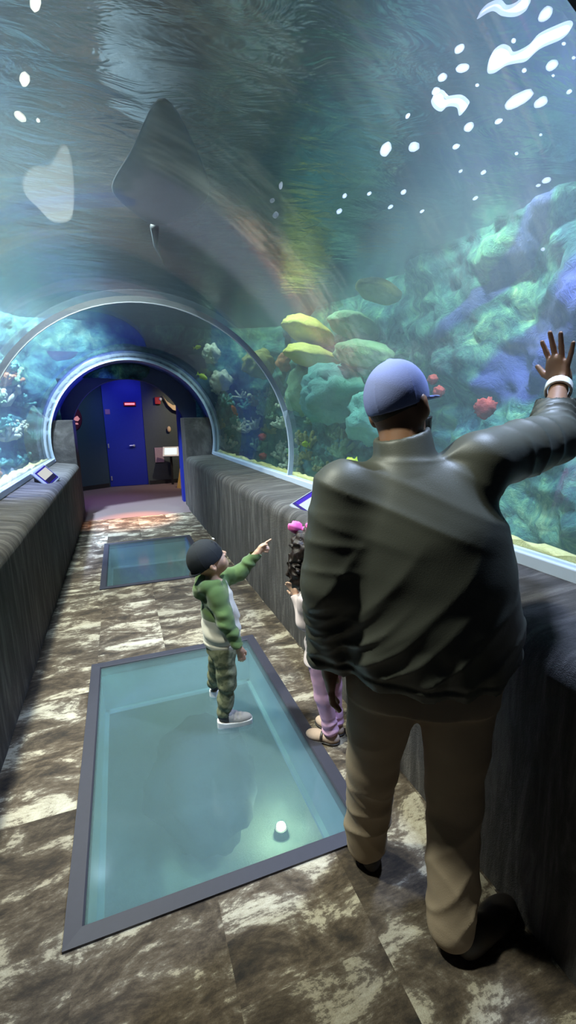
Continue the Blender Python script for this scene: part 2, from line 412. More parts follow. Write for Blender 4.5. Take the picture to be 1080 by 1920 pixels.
for i in range(NS):
    for j in range(NZ):
        p = (v[i*(NZ+1)+j])
        # the passage goes through the far end here
        if p.y > 8.2 and abs(p.x-CX) < 1.15 and p.z < 2.35 and p.z > -0.4: continue
        f.append((i*(NZ+1)+j, (i+1)*(NZ+1)+j, (i+1)*(NZ+1)+j+1, i*(NZ+1)+j+1))
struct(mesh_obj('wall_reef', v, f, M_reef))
bed = MB(); nx, ny = 60, 80; v = []; f = []
for i in range(nx+1):
    for j in range(ny+1):
        x = -3.2+6.9*i/nx; y = 0.8+8.4*j/ny
        v.append((x, y, -1.62 + 0.10*noise.fractal(Vector((x*1.3, y*1.3, 0)), 1, 2, 3)))
for i in range(nx):
    for j in range(ny): f.append((i*(ny+1)+j, (i+1)*(ny+1)+j, (i+1)*(ny+1)+j+1, i*(ny+1)+j+1))
struct(mesh_obj('floor_tank', v, f, M_sand))

def ring_box(inner, outer_rect, y0, y1):
    """a tube of rectangular outside and profiled inside, closed (the water body round the tunnel)"""
    ox0, ox1, oz0, oz1 = outer_rect; c = (CX, 0.8); n = len(inner); out = []
    for x, z in inner:
        dx, dz = x-c[0], z-c[1]
        t = min((ox1-c[0])/dx if dx > 1e-6 else 9e9, (ox0-c[0])/dx if dx < -1e-6 else 9e9, (oz1-c[1])/dz if dz > 1e-6 else 9e9, (oz0-c[1])/dz if dz < -1e-6 else 9e9)
        out.append((c[0]+dx*t, c[1]+dz*t))
    v = []
    for y in (y0, y1): v += [(x, y, z) for x, z in inner] + [(x, y, z) for x, z in out]
    f = []
    for i in range(n):
        j = (i+1) % n
        f += [(i, n+i, n+j, j), (2*n+i, 2*n+j, 3*n+j, 3*n+i), (i, j, 2*n+j, 2*n+i), (n+i, 3*n+i, 3*n+j, n+j)]
    return MB().add(v, f)
ang = [A0 + (pi-2*A0)*k/40 for k in range(41)]
rw = R0+0.062
inner = [(CX + rw*cos(a), CZ + rw*sin(a)) for a in ang]
zb = -0.345
nb = 12
left_x = inner[-1][0]; right_x = inner[0][0]; z1 = inner[0][1]
inner += [(left_x, z1 + (zb-z1)*k/nb) for k in range(1, nb+1)] + [(left_x + (right_x-left_x)*k/nb, zb) for k in range(1, nb+1)] + [(right_x, zb + (z1-zb)*k/nb) for k in range(1, nb)]
o = ring_box(inner, (-3.3, 3.75, -1.8, 3.27), 0.905, 9.25).build('tank_water', M_haze)
tag(o, 'hazy blue green tank water all around the tunnel', 'water', kind='stuff')
nx, ny = 10, 12
v = [(-3.2+6.9*i/nx, 0.85+8.3*j/ny, 3.28) for i in range(nx+1) for j in range(ny+1)]
f = [(i*(ny+1)+j, (i+1)*(ny+1)+j, (i+1)*(ny+1)+j+1, i*(ny+1)+j+1) for i in range(nx) for j in range(ny)]
o = mesh_obj('water_surface', v, f, M_wsurf); tag(o, 'rippled water surface above the tunnel, mirroring the reef', 'water', kind='stuff')
struct(MB().box((-3.4, 0.7, 5.2), (3.9, 9.4, 5.3)).build('ceiling_tank', M_dark))

# ------------------------------------------------------------------ far end: piers, arched passage, room with the blue door
M_pier = M_ledge
M_navy = plain('navy_paint', (0.012,0.018,0.055), 0.55, 6, 0.05)
M_soffit = plain('soffit_paint', (0.03,0.05,0.22), 0.30, 5, 0.35)
M_teal = plain('teal_paint', (0.028,0.055,0.075), 0.75, 20, 0.05)
M_slate = plain('slate_paint', (0.060,0.075,0.075), 0.75, 20, 0.05)
M_blue = plain('blue_paint', (0.010,0.022,0.30), 0.55, 20, 0.04)
M_base = plain('black_rubber', (0.012,0.012,0.014), 0.6)
M_steel = plain('brushed_steel', (0.62,0.64,0.68), 0.35, 0, 0, 0.05, Metallic=0.8)
M_white = plain('white_plastic', (0.80,0.80,0.82), 0.5)
M_red = plain('red_plastic', (0.55,0.02,0.02), 0.45)
M_tan = plain('tan_wood', (0.62,0.44,0.26), 0.6, 14, 0.1)
M_yellow = plain('yellow_plastic', (0.80,0.55,0.14), 0.5)
M_farcarpet = plain('plum_carpet', (0.17,0.125,0.13), 0.95, 120, 0.4, 0.35)

for x0, x1 in ((-1.09, -0.70), (1.13, 1.62)):
    struct(MB().box((x0, Y1+0.06, -0.05), (x1, 8.99, 1.67)).build('trim_pier', M_pier, bevel=0.01))
def tube_shell(r0, r1, y0, y1, cx, cz, a0=0.0, n=40):
    m = MB(); v = []; f = []
    for y in (y0, y1):
        for r in (r0, r1): v += [(cx+r*cos(a0+(pi-2*a0)*k/n), y, cz+r*sin(a0+(pi-2*a0)*k/n)) for k in range(n+1)]
    k = n+1
    for i in range(n):
        f += [(i, i+1, 2*k+i+1, 2*k+i), (k+i, 3*k+i, 3*k+i+1, k+i+1), (i, k+i, k+i+1, i+1), (2*k+i, 2*k+i+1, 3*k+i+1, 3*k+i)]
    f += [(0, 2*k, 3*k, k), (n, k+n, 3*k+n, 2*k+n)]
    return m.add(v, f)
a_s = math.asin((1.67-CZ)/1.34)
struct(tube_shell(1.325, 1.50, Y1+0.05, 9.0, CX, CZ, a_s).build('trim_soffit', M_soffit, smooth=True))
arch_wall('wall_back', 8.95, 9.12, 1.0, 1.45, 2.82, M_navy, cz=1.38, cx=0.225)
struct(MB().box((1.12, 9.25, 0), (1.27, 9.5, 2.75)).build('trim_blue_pillar', M_blue))
# far room
struct(MB().box((-3.2, 8.15, -0.2), (4.2, 13.5, 0.0)).build('floor_lobby', M_farcarpet))
struct(MB().box((-3.2, 9.12, 2.75), (4.2, 13.5, 2.85)).build('ceiling_lobby', M_dark))
def wall_seg(name, a, b, z1, mat, th=0.1, z0=0.0):
    a = Vector((*a, 0)); b = Vector((*b, 0)); d = (b-a).normalized(); n = Vector((-d.y, d.x, 0))*th
    m = MB(); v = [a, b, b+n, a+n]; v = [Vector((p.x, p.y, z0)) for p in v] + [Vector((p.x, p.y, z1)) for p in v]
    m.add(v, [(0,3,2,1),(4,5,6,7),(0,1,5,4),(1,2,6,5),(2,3,7,6),(3,0,4,7)])
    return struct(m.build(name, mat))
wall_seg('wall_lobby_left', (-2.6, 10.9), (-0.30, 12.25), 2.75, M_teal)
wall_seg('wall_lobby_right', (0.62, 12.2), (3.9, 12.5), 2.75, M_slate)
wall_seg('wall_lobby_side', (3.9, 12.5), (3.9, 9.12), 2.75, M_slate)
wall_seg('baseboard_left', (-2.55, 10.89), (-0.33, 12.19), 0.10, M_base, 0.03)
wall_seg('baseboard_right', (0.66, 12.165), (3.85, 12.46), 0.10, M_base, 0.03)
dr = struct(MB().box((-0.30, 12.22, 0.005), (0.64, 12.29, 2.74)).build('door_1', M_blue, bevel=0.006))
m = MB(); m.tube([(0.34, 12.22, 1.02), (0.34, 12.15, 1.02)], 0.028, 14); m.tube([(0.34, 12.16, 1.02), (0.23, 12.15, 1.02)], 0.016, 8); m.build('door_handle', M_steel, dr)
for z in (1.03, 0.22): MB().box((-0.275, 12.195, z-0.055), (-0.245, 12.222, z+0.055)).build('hinge', M_steel, dr, bevel=0.004)
MB().box((-0.26, 12.205, 1.80), (-0.15, 12.222, 1.92)).build('room_plate', plain('pink_plate', (0.50,0.16,0.28), 0.5), dr, bevel=0.004)
# red lit sign over the door, fire alarm, pictures of the lobby
t = empty('red_sign', (0.33, 12.2, 2.04), 0, 'small red lit sign above the door handle on the blue door', 'sign')
MB().box((0.18, 12.17, 1.99), (0.47, 12.218, 2.09)).build('housing', M_red, t, bevel=0.008)
MB().box((0.21, 12.160, 2.02), (0.44, 12.169, 2.06)).build('light_strip', emit('sign_glow', (1.0,0.20,0.28), 2.2), t)
t = empty('fire_alarm', (1.02, 12.18, 2.10), 0, 'red fire alarm with a white strobe on the slate wall right of the blue door', 'alarm')
MB().box((0.93, 12.14, 2.03), (1.07, 12.21, 2.20)).build('housing', M_red, t, bevel=0.01)
m = MB(); m.ell((1.07, 12.13, 2.15), (0.035, 0.03, 0.04)); m.build('strobe', M_white, t, smooth=True)
sw = MB(); pts = [(1.13, 2.24), (1.22, 2.10), (1.36, 2.00), (1.52, 1.99), (1.66, 2.06), (1.66, 1.88), (1.52, 1.83), (1.36, 1.88), (1.24, 2.00)]
tag(sw.prism(pts, 12.12, 12.20).build('wall_panel', M_tan, bevel=0.006), 'curved tan wooden panel hanging on the slate wall beside the fire alarm', 'wall panel')
m = MB(); m.ell((1.23, 12.19, 1.40), (0.05, 0.03, 0.075)); tag(m.build('wall_ornament', M_tan, smooth=True), 'small round tan ornament on the slate wall above the lit info screen', 'ornament')
m = MB(); m.ell((1.40, 12.19, 2.26), (0.055, 0.02, 0.04)); tag(m.build('wall_light', M_white, smooth=True), 'small pale oval fitting on the slate wall above the curved panel', 'light fitting')
t = empty('info_screen', (1.18, 11.9, 0.0), 0, 'tilted info screen in a white frame on a post before the slate wall', 'screen')
MT = Matrix.Translation((1.20, 11.85, 0.84)) @ rotm('Z', -12) @ rotm('X', -35)
MB().box((-0.20, -0.03, -0.14), (0.20, 0.0, 0.14), MT).build('frame', M_white, t, bevel=0.012)
MB().box((-0.15, -0.036, -0.095), (0.15, -0.031, 0.095), MT).build('screen', emit('screen_white', (0.85,1.0,0.95), 1.1), t)
MB().tube([(1.20, 11.95, 0), (1.20, 11.90, 0.80)], 0.03, 12).build('post', M_base, t)
MT = Matrix.Translation((0.93, 12.225, 0.76)) @ rotm('Z', 5)
tag(MB().box((-0.10, -0.02, -0.20), (0.12, 0.0, 0.18), MT).build('placard', plain('pink_paper', (0.42,0.30,0.33), 0.7, 40, 0.1, 0.3)), 'pinkish printed placard on the slate wall left of the info screen', 'placard')
t = empty('caution_sign', (1.40, 11.2, 0), radians(-60), 'tall yellow folding floor sign seen edge-on behind the blue pillar', 'floor sign')
for s in (1, -1):
    mm = rotm('X', 12*s)
    m = MB(); v = [Vector((-0.13, s*0.13, 0)), Vector((0.13, s*0.13, 0)), Vector((0.07, s*0.012, 0.62)), Vector((-0.07, s*0.012, 0.62))]
    v = v + [p + Vector((0, -s*0.012, 0)) for p in v]
    m.add(v, [(0,1,2,3), (7,6,5,4), (0,4,5,1), (1,5,6,2), (2,6,7,3), (3,7,4,0)])
    o = m.build('leaf', M_yellow); o.parent = t
# glowing emblem on the left lobby wall
dl = Vector((2.30, 1.35, 0)).normalized(); nl = Vector((dl.y, -dl.x, 0))
pc = Vector((-0.98, 11.85, 1.72)) + nl*0.03
WM = Matrix(((dl.x, nl.x, 0, pc.x), (dl.y, nl.y, 0, pc.y), (0, 0, 1, pc.z), (0, 0, 0, 1)))
t = empty('wall_emblem', pc, 0, 'dark red round emblem with pink figure shapes on the left lobby wall', 'sign')
m = MB(); m.ell((0,0,0), (0.22, 0.02, 0.28), None, 28, 12); o = MB().add([WM @ Vector(p) for p in m.v], m.f).build('disc', plain('maroon_paint', (0.10,0.012,0.035), 0.5), t, smooth=True)
fig = MB()
for pl in ([(-0.16,0.02),(-0.11,-0.05),(-0.09,0.10),(-0.12,0.22),(-0.17,0.20)], [(-0.10,-0.06),(-0.04,-0.05),(0.01,0.06),(-0.03,0.14),(-0.08,0.10)], [(-0.02,-0.05),(0.10,-0.07),(0.15,-0.02),(0.10,0.05),(0.04,0.02)], [(-0.12,-0.14),(0.10,-0.15),(0.09,-0.11),(-0.10,-0.10)]):
    fig.prism(pl, 0.018, 0.035)
MB().add([WM @ Vector(p) for p in fig.v], fig.f).build('figure', emit('pink_glow', (1.0,0.42,0.50), 0.55), t)
LOBBY = [spot('lobby_light', (0.3, 10.9, 2.70), (0.25, 12.2, 1.9), 50, DEEP, 80, 0.8, 0.05),
         spot('lobby_light', (1.9, 10.4, 2.70), (1.7, 12.3, 0.9), 150, (1.0,0.86,0.66), 85, 0.8, 0.05),
         spot('lobby_light', (-0.75, 9.6, 2.70), (-0.45, 10.0, 0), 110, (0.28,0.18,1.0), 50, 0.9, 0.05),
         spot('lobby_light', (0.4, 10.2, 2.70), (0.3, 10.6, 0), 90, (1.0,0.72,0.72), 100, 0.9, 0.05),
         spot('lobby_light', (-0.7, 9.9, 2.70), (-1.0, 11.7, 1.3), 90, (0.35,0.6,1.0), 80, 0.8, 0.05),
         spot('passage_light', (0.5, 8.75, 2.50), (0.15, 7.92, 0), 900, (1.0,0.33,0.06), 36, 0.9, 0.03),
         spot('passage_light', (0.75, 8.70, 1.9), (-0.9, 8.7, 2.0), 110, DEEP, 70, 0.7, 0.03)]

# ------------------------------------------------------------------ info tablets on the ledges
M_tab = plain('tablet_shell', (0.36,0.37,0.42), 0.4, 0, 0, 0.05, Metallic=0.4)
def screen_mat(name, kind):
    N = Nodes(name); g = N.n('ShaderNodeTexCoord').outputs['Generated']; s = N.n('ShaderNodeSeparateXYZ', {0: g})
    n = N.noise(g, 5, 4)
    if kind == 'right':
        a = N.ramp(s.outputs[0], [(0.0, (0.10,0.06,0.75)), (0.22, (0.10,0.06,0.75)), (0.26, (0.85,0.95,1.0)), (0.80, (0.75,0.98,1.0)), (1.0, (0.8,0.85,1.0))])
        d = N.n('ShaderNodeVectorMath', {0: g, 1: (0.52,0.50,0.5)}, operation='DISTANCE')
        c = N.mix(N.ramp(d.outputs['Value'], [(0.14, (1,1,1)), (0.2, (0,0,0))]), a, N.mix(n.outputs[0], (0.0,0.55,0.55), (0.1,0.9,0.7)))
        st = 1.0
    else:
        c = N.ramp(s.outputs[1], [(0.0, (0.03,0.03,0.09)), (0.30, (0.03,0.03,0.09)), (0.34, (0.8,0.82,0.8)), (1.0, (0.8,0.82,0.8))]); st = 0.8
    return N.surf(N.n('ShaderNodeEmission', {'Color': c, 'Strength': st}).outputs[0])
def tablet(name, base, MT, w, h, label, kind):
    t = empty(name, base, 0, label, 'info tablet')
    MB().box((-w/2, -h/2, -0.035), (w/2, h/2, 0), MT).build('shell', M_tab, t, bevel=0.03, seg=4)
    MB().box((-w/2+0.03, -h/2+0.03, -0.002), (w/2-0.03, h/2-0.03, 0.004), MT).build('bezel', plain('bezel', (0.02,0.012,0.10), 0.25), t, bevel=0.002)
    o = MB().box((-w/2+0.055, -h/2+0.05, 0), (w/2-0.055, h/2-0.05, 0.006)).build('screen', screen_mat('screen_'+kind, kind)); o.parent = t
    o.matrix_local = Matrix.Translation(base).inverted() @ MT
    p = [MT @ Vector(q) for q in ((-w*0.36, -h*0.40, -0.03), (w*0.36, -h*0.40, -0.03), (w*0.36, h*0.40, -0.03), (-w*0.36, h*0.40, -0.03))]
    v = [(q.x, q.y, base[2]) for q in p] + [tuple(q) for q in p]
    MB().add(v, [(0,3,2,1),(4,5,6,7),(0,1,5,4),(1,2,6,5),(2,3,7,6),(3,0,4,7)]).build('mount', plain('mount_grey', (0.16,0.15,0.16), 0.7), t)
    return t
def frame_mat(loc, xdir, ndir):
    x = Vector(xdir).normalized(); n = Vector(ndir).normalized(); x = (x - n*x.dot(n)).normalized(); y = n.cross(x)
    return Matrix(((x.x, y.x, n.x, loc[0]), (x.y, y.y, n.y, loc[1]), (x.z, y.z, n.z, loc[2]), (0, 0, 0, 1)))
tablet('info_tablet', (1.37, 3.06, 0.985), frame_mat((1.35, 3.06, 1.045), (0, -1, 0), (-0.45, -0.12, 0.88)), 0.36, 0.36, 'tilted info tablet with a violet-rimmed bright screen on the right ledge beside the man', 'right')
tablet('info_tablet', (-0.86, 6.0, 0.955), frame_mat((-0.84, 6.0, 1.03), (0, 1, 0), (0.72, -0.25, 0.66)), 0.40, 0.26, 'grey info tablet with a narrow white screen on the left ledge', 'left')

# ------------------------------------------------------------------ reef life
CM = {
 'yellow': coral_mat('yellow_coral', (0.50,0.47,0.06), (0.86,0.82,0.26), 22),
 'sage':   coral_mat('sage_coral', (0.14,0.34,0.20), (0.36,0.56,0.34), 22),
 'pale':   coral_mat('pale_coral', (0.38,0.46,0.36), (0.74,0.80,0.66), 30),
 'olive':  coral_mat('olive_coral', (0.16,0.19,0.05), (0.46,0.44,0.16), 26),
 'teal':   coral_mat('teal_coral', (0.05,0.24,0.24), (0.20,0.50,0.44), 26),
 'rust':   coral_mat('rust_coral', (0.30,0.10,0.04), (0.56,0.30,0.14), 26),
 'red':    coral_mat('red_sponge', (0.20,0.015,0.015), (0.46,0.08,0.06), 40),
}
def blob(name, c, r, mat, amp, freq, seed, label, cat, group=None, M=None, nu=40, nv=24):
    off = Vector((seed*3.1, seed*1.7, seed*0.9))
    fn = lambda d: 1 + amp*noise.fractal(d*freq + off, 0.9, 2.0, 3)
    m = MB(); m.ell(c, r, M, nu, nv, fn); return tag(m.build(name, mat, smooth=True), label, cat, group)
def bushy(name, c, h, mat, seed, label, group):
    rnd = random.Random(seed); m = MB()
    for k in range(16):
        a = rnd.uniform(0, 2*pi); e = rnd.uniform(0.1, 1.35); L = h*rnd.uniform(0.55, 1.0)
        d = Vector((cos(a)*cos(e), sin(a)*cos(e), sin(e))); b = Vector((rnd.uniform(-1,1), rnd.uniform(-1,1), 0))*h*0.12
        q = b + d*L; s = Vector((rnd.uniform(-1,1), rnd.uniform(-1,1), rnd.uniform(0,1)))*h*0.14
        m.tube([Vector(c)+b, Vector(c)+(b+q)*0.5+s*0.4, Vector(c)+q+s*0.2], [h*0.10, h*0.12, h*0.07], 7)
        for j in range(3):
            dd = (d + Vector((rnd.uniform(-1,1), rnd.uniform(-1,1), rnd.uniform(-0.3,1)))*0.8).normalized()
            m.ell(Vector(c)+q*rnd.uniform(0.6,1.0)+dd*h*0.16, (h*0.11, h*0.11, h*0.12), None, 8, 6)
    return tag(m.build(name, mat, smooth=True), label, 'coral', group)
def S_of(y): return y-0.85
G = None
# broad plate corals of the upper right wall
for (c, r, rot, mat, lab) in (
    ((2.72, 6.45, 2.86), (0.40, 0.40, 0.17), 22, 'yellow', 'upper of two bright yellow plate corals beside the tunnel seam'),
    ((2.70, 6.25, 2.48), (0.42, 0.42, 0.15), 14, 'yellow', 'lower of two bright yellow plate corals beside the tunnel seam'),
    ((2.82, 5.00, 2.36), (0.36, 0.36, 0.16), 8, 'sage', 'sage green plate coral right of the bright yellow pair'),
    ((2.88, 5.35, 2.74), (0.34, 0.30, 0.15), 16, 'sage', 'sage green plate coral high on the wall above the other green one'),
    ((2.86, 4.75, 3.00), (0.26, 0.24, 0.11), 16, 'olive', 'small olive plate coral right under the water surface')):
    blob('plate_coral', c, r, CM[mat], 0.13, 1.7, len(lab), lab, 'coral', None, rotm('Y', rot) @ rotm('X', 6))
for (c, r, mat, lab) in (
    ((1.66, 8.30, 2.76), (0.15,0.15,0.16), 'pale', 'pale round coral knob, upper of two beside the passage arch'),
    ((1.80, 8.25, 2.30), (0.19,0.19,0.17), 'pale', 'pale round coral knob, lower of two beside the passage arch'),
    ((2.45, 8.10, 2.58), (0.30,0.22,0.24), 'olive', 'rough olive coral mound high at the end of the tank'),
    ((2.82, 7.75, 2.58), (0.14,0.12,0.15), 'rust', 'small rust coral ball right of the rough olive mound'),
    ((2.62, 5.4, 1.92), (0.42,0.52,0.36), 'teal', 'large teal coral mound below the sage plate corals'),
    ((2.72, 6.5, 2.02), (0.30,0.36,0.34), 'sage', 'rounded sage coral mound below the lower yellow plate'),
    ((2.80, 4.6, 1.62), (0.34,0.40,0.30), 'teal', 'teal coral mound just left of the man in the blue cap')):
    blob('coral_mound', c, r, CM[mat], 0.30, 2.2, len(lab)*1.3, lab, 'coral')
RND = random.Random(11)
def shelf(s0, s1, zs, count, pal, hh, group, label, out=0.05):
    for k in range(count):
        s = RND.uniform(s0, s1); z = RND.choice(zs) + RND.uniform(-0.16, 0.16)
        p, n = reef_pt(s, z); p = p + n*out
        if p.y > 7.9 and -1.25 < p.x < 1.75: continue
        bushy('bushy_coral', p, hh*RND.uniform(0.7, 1.25), CM[RND.choice(pal)], k+int(s*100), label, group)
shelf(6.6, 8.6, (0.55, 0.95, 1.35, 1.75), 26, ('pale','sage','teal','olive'), 0.24, 'bushy corals beyond the seam', 'bushy coral clump low on the reef past the right end of the seam')
shelf(4.0, 6.5, (0.45, 0.8, 1.2), 16, ('sage','teal','pale','olive'), 0.24, 'bushy corals left of the man', 'bushy coral clump low on the reef between seam and blue-capped man')
shelf(8.2, 9.2, (1.0, 1.4, 1.8, 2.1), 14, ('olive','pale','teal'), 0.22, 'bushy corals by the passage', 'bushy coral clump on the reef just right of the passage arch')
shelf(11.6, 13.4, (0.75, 1.1, 1.5, 1.9, 2.3), 30, ('pale','sage','olive','teal','rust'), 0.26, 'bushy corals of the left reef', 'bushy coral clump on the reef seen through the left side of the tunnel')
# red sponges and fish
for (c, r, lab) in (((2.92, 3.10, 1.69), 0.085, 'dull red ball sponge on the reef below the raised hand'), ((2.95, 3.75, 1.86), 0.055, 'small dull red ball sponge just right of the cap brim'), ((2.95, 3.85, 1.98), 0.05, 'small dull red ball sponge above the other one near the cap brim'), ((2.45, 8.0, 1.30), 0.07, 'dark red ball sponge behind the seam, upper of two'), ((2.45, 8.0, 0.95), 0.07, 'dark red ball sponge behind the seam, lower of two')):
    blob('ball_sponge', c, (r, r, r*0.9), CM['red'], 0.38, 3.0, r*70, lab, 'sponge', None, None, 24, 14)
def fish(c, L, head, mat, label, group=None, tall=0.42):
    """a small reef fish: body, tail and fins; head points along the given direction"""
    h = Vector(head).normalized(); up = Vector((0,0,1)); sd = h.cross(up).normalized(); up = sd.cross(h)
    MT = Matrix(((h.x, sd.x, up.x, 0), (h.y, sd.y, up.y, 0), (h.z, sd.z, up.z, 0), (0,0,0,1)))
    t = empty('reef_fish', c, 0, label, 'fish', group)
    prof = [(0.50,0.015),(0.44,0.10),(0.30,0.17),(0.10,tall/2),(-0.12,0.18),(-0.30,0.09),(-0.40,0.05)]
    m = MB(); n = 14; v = []; f = []
    for x, r in prof: v += [Vector((x*L, r*0.42*L*cos(2*pi*k/n), r*L*sin(2*pi*k/n))) for k in range(n)]
    for i in range(len(prof)-1):
        for k in range(n): f.append((i*n+k, i*n+(k+1)%n, (i+1)*n+(k+1)%n, (i+1)*n+k))
    f.append(tuple(range(n-1,-1,-1))); f.append(tuple((len(prof)-1)*n+k for k in range(n)))
    o = MB().add([MT @ p for p in v], f).build('body', mat, smooth=True); o.parent = t
    def fin(name, pl):
        q = [Vector((x*L, y*L, z*L)) for x, z in pl for y in (-0.012,)] + [Vector((x*L, 0.012*L, z*L)) for x, z in pl]
        k = len(pl); g = [(i, (i+1)%k, k+(i+1)%k, k+i) for i in range(k)] + [tuple(range(k-1,-1,-1)), tuple(range(k, 2*k))]
        o = MB().add([MT @ p for p in q], g).build(name, mat); o.parent = t
    fin('tail', [(-0.38,-0.04),(-0.58,-0.20),(-0.54,0),(-0.58,0.20),(-0.38,0.04)])
    fin('dorsal_fin', [(0.18,tall/2-0.04),(0.05,tall/2+0.09),(-0.25,0.20),(-0.28,0.08)])
    fin('anal_fin', [(0.0,-tall/2+0.04),(-0.12,-tall/2-0.06),(-0.26,-0.16),(-0.26,-0.07)])
    return t
F_lime = plain('lime_scales', (0.62,0.80,0.06), 0.4); F_orange = plain('orange_scales', (0.72,0.16,0.06), 0.4)
fish((2.25, 5.45, 1.30), 0.17, (-0.8,-0.5,0.1), F_lime, 'small lime yellow fish between the seam and the man')
fish((2.30, 4.35, 1.17), 0.16, (-0.8,0.3,-0.2), F_lime, 'lime green fish close to the left shoulder of the man')
fish((1.45, 8.15, 2.36), 0.20, (0.6,-0.4,-0.4), F_lime, 'lime yellow fish beside the crown of the passage arch')
fish((1.30, 7.60, 2.76), 0.13, (0.6,-0.4,0.1), F_lime, 'tiny lime fish above the passage arch at its right')
fish((1.95, 8.00, 1.78), 0.24, (-0.5,-0.5,0.6), F_orange, 'orange red fish right of the passage arch')
fish((2.05, 3.30, 1.18), 0.10, (0.8,-0.5,0.1), F_orange, 'tiny orange fish low behind the raised arm')
# gravel heaped along the foot of the glass
def gravel(side):
    s = 1 if side == 'right' else -1; m = MB(); rnd = random.Random(3+s); xg = CX + s*(R0*cos(A0)+0.06)
    n = 90; v = []; f = []
    for j in range(n+1):
        y = Y0+0.06+(Y1-Y0-0.1)*j/n
        v.append((xg + s*0.012, y, 0.94))
        for k in range(7):
            x = xg + s*(0.012+0.05*k); z = 1.0 + 0.062*sin(pi*min(1,(k+1.6)/4.2)) + 0.040*noise.fractal(Vector((x*7, y*7, 2)), 1, 2, 3)
            v.append((x, y, z if k < 6 else 0.55))
    for j in range(n):
        for k in range(7): f.append((j*8+k, j*8+k+1, (j+1)*8+k+1, (j+1)*8+k))
    m.add(v, f); return tag(m.build('gravel', M_gravel, smooth=True), 'bank of yellow gravel and shell grit along the foot of the %s glass' % side, 'gravel', kind='stuff')
gravel('right'); gravel('left')
# dark blob and bright spot, both added under the near floor window
blob('dark_blob', (0.40, 3.25, -1.25), (0.42, 0.55, 0.40), coral_mat('blob_slate', (0.02,0.035,0.05), (0.06,0.09,0.12), 14), 0.25, 1.6, 4, 'added dark blob on the tank bed seen through the near floor window', 'added_blob')
t = empty('bed_glow_spot', (0.93, 2.86, -1.5), 0, 'added glow spot on the tank bed under the right of the near floor window', 'added_glow')
m = MB(); m.tube([(0.93,2.86,-1.62), (0.93,2.86,-1.54)], [0.06, 0.05], 16); m.build('housing', M_dark, t)
m = MB(); m.ell((0.93,2.86,-1.53), (0.036,0.036,0.03)); m.build('lens', emit('glow_spot_lens', (1.0,1.0,0.66), 90), t, smooth=True)
BEDL = [point('bed_fill', (0.93, 2.86, -1.36), 9, (0.85,1.0,0.62), 0.03), point('bed_fill', (-0.62, 1.75, -0.62), 32, (0.42,0.52,1.0), 0.10), point('bed_fill', (1.4, 2.2, -0.8), 9, (0.62,1.0,0.85), 0.12), point('bed_fill', (1.7, 5.5, -1.0), 22, (0.50,0.72,0.9), 0.12)]  # unseen points added to make the floor glass glow from below
# dark diamond-shaped silhouette with a tail over the vault
silhouette = empty('diamond_silhouette', (0.34, 2.8, 2.95), 0, 'dark diamond-shaped silhouette over the roof of the tunnel', 'silhouette')
out = [(0.28,2.02),(0.22,2.35),(0.15,2.72),(0.02,3.10),(0.14,3.32),(0.25,3.50),(0.36,3.62),(0.47,3.55),(0.58,3.35),(0.70,3.02),(0.60,2.72),(0.46,2.40)]
v = []; f = []; c = (0.34, 2.95)
for zz, k in ((0.05,0.0),(0.045,0.35),(0.028,0.7),(0.0,1.0),(-0.02,0.7),(-0.03,0.35),(-0.032,0.0)):
    for x, y in out: v.append((c[0]+(x-c[0])*max(k,0.01), c[1]+(y-c[1])*max(k,0.01), 2.95+zz))
n = len(out)
for i in range(6):
    for k in range(n): f.append((i*n+k, i*n+(k+1)%n, (i+1)*n+(k+1)%n, (i+1)*n+k))
o = MB().add(v, f).build('body', plain('silhouette_grey', (0.13,0.18,0.24), 0.6, 20, 0.2), silhouette, smooth=True)
md = o.modifiers.new('sub', 'SUBSURF'); md.levels = 1; md.render_levels = 2
MB().tube([(0.36,3.55,2.95),(0.40,3.95,2.96),(0.50,4.4,2.98)], [0.03,0.016,0.004], 8).build('tail', bpy.data.materials['silhouette_grey'], silhouette, smooth=True)
# white blobs on the vault standing in for glints of the overhead lights
N = Nodes('glint_film')
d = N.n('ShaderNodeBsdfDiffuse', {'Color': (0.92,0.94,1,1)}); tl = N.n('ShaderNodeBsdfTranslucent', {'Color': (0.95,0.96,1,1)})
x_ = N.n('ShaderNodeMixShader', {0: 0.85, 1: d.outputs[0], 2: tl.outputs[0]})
N.surf(N.n('ShaderNodeMixShader', {0: 0.35, 1: x_.outputs[0], 2: N.n('ShaderNodeBsdfTransparent').outputs[0]}).outputs[0]); M_glint = N.m
N = Nodes('thin_glint_film')
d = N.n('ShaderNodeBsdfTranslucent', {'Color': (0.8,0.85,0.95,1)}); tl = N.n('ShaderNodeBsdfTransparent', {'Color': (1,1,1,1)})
N.surf(N.n('ShaderNodeMixShader', {0: 0.955, 1: d.outputs[0], 2: tl.outputs[0]}).outputs[0]); M_glint2 = N.m
RB = R0 + 0.085
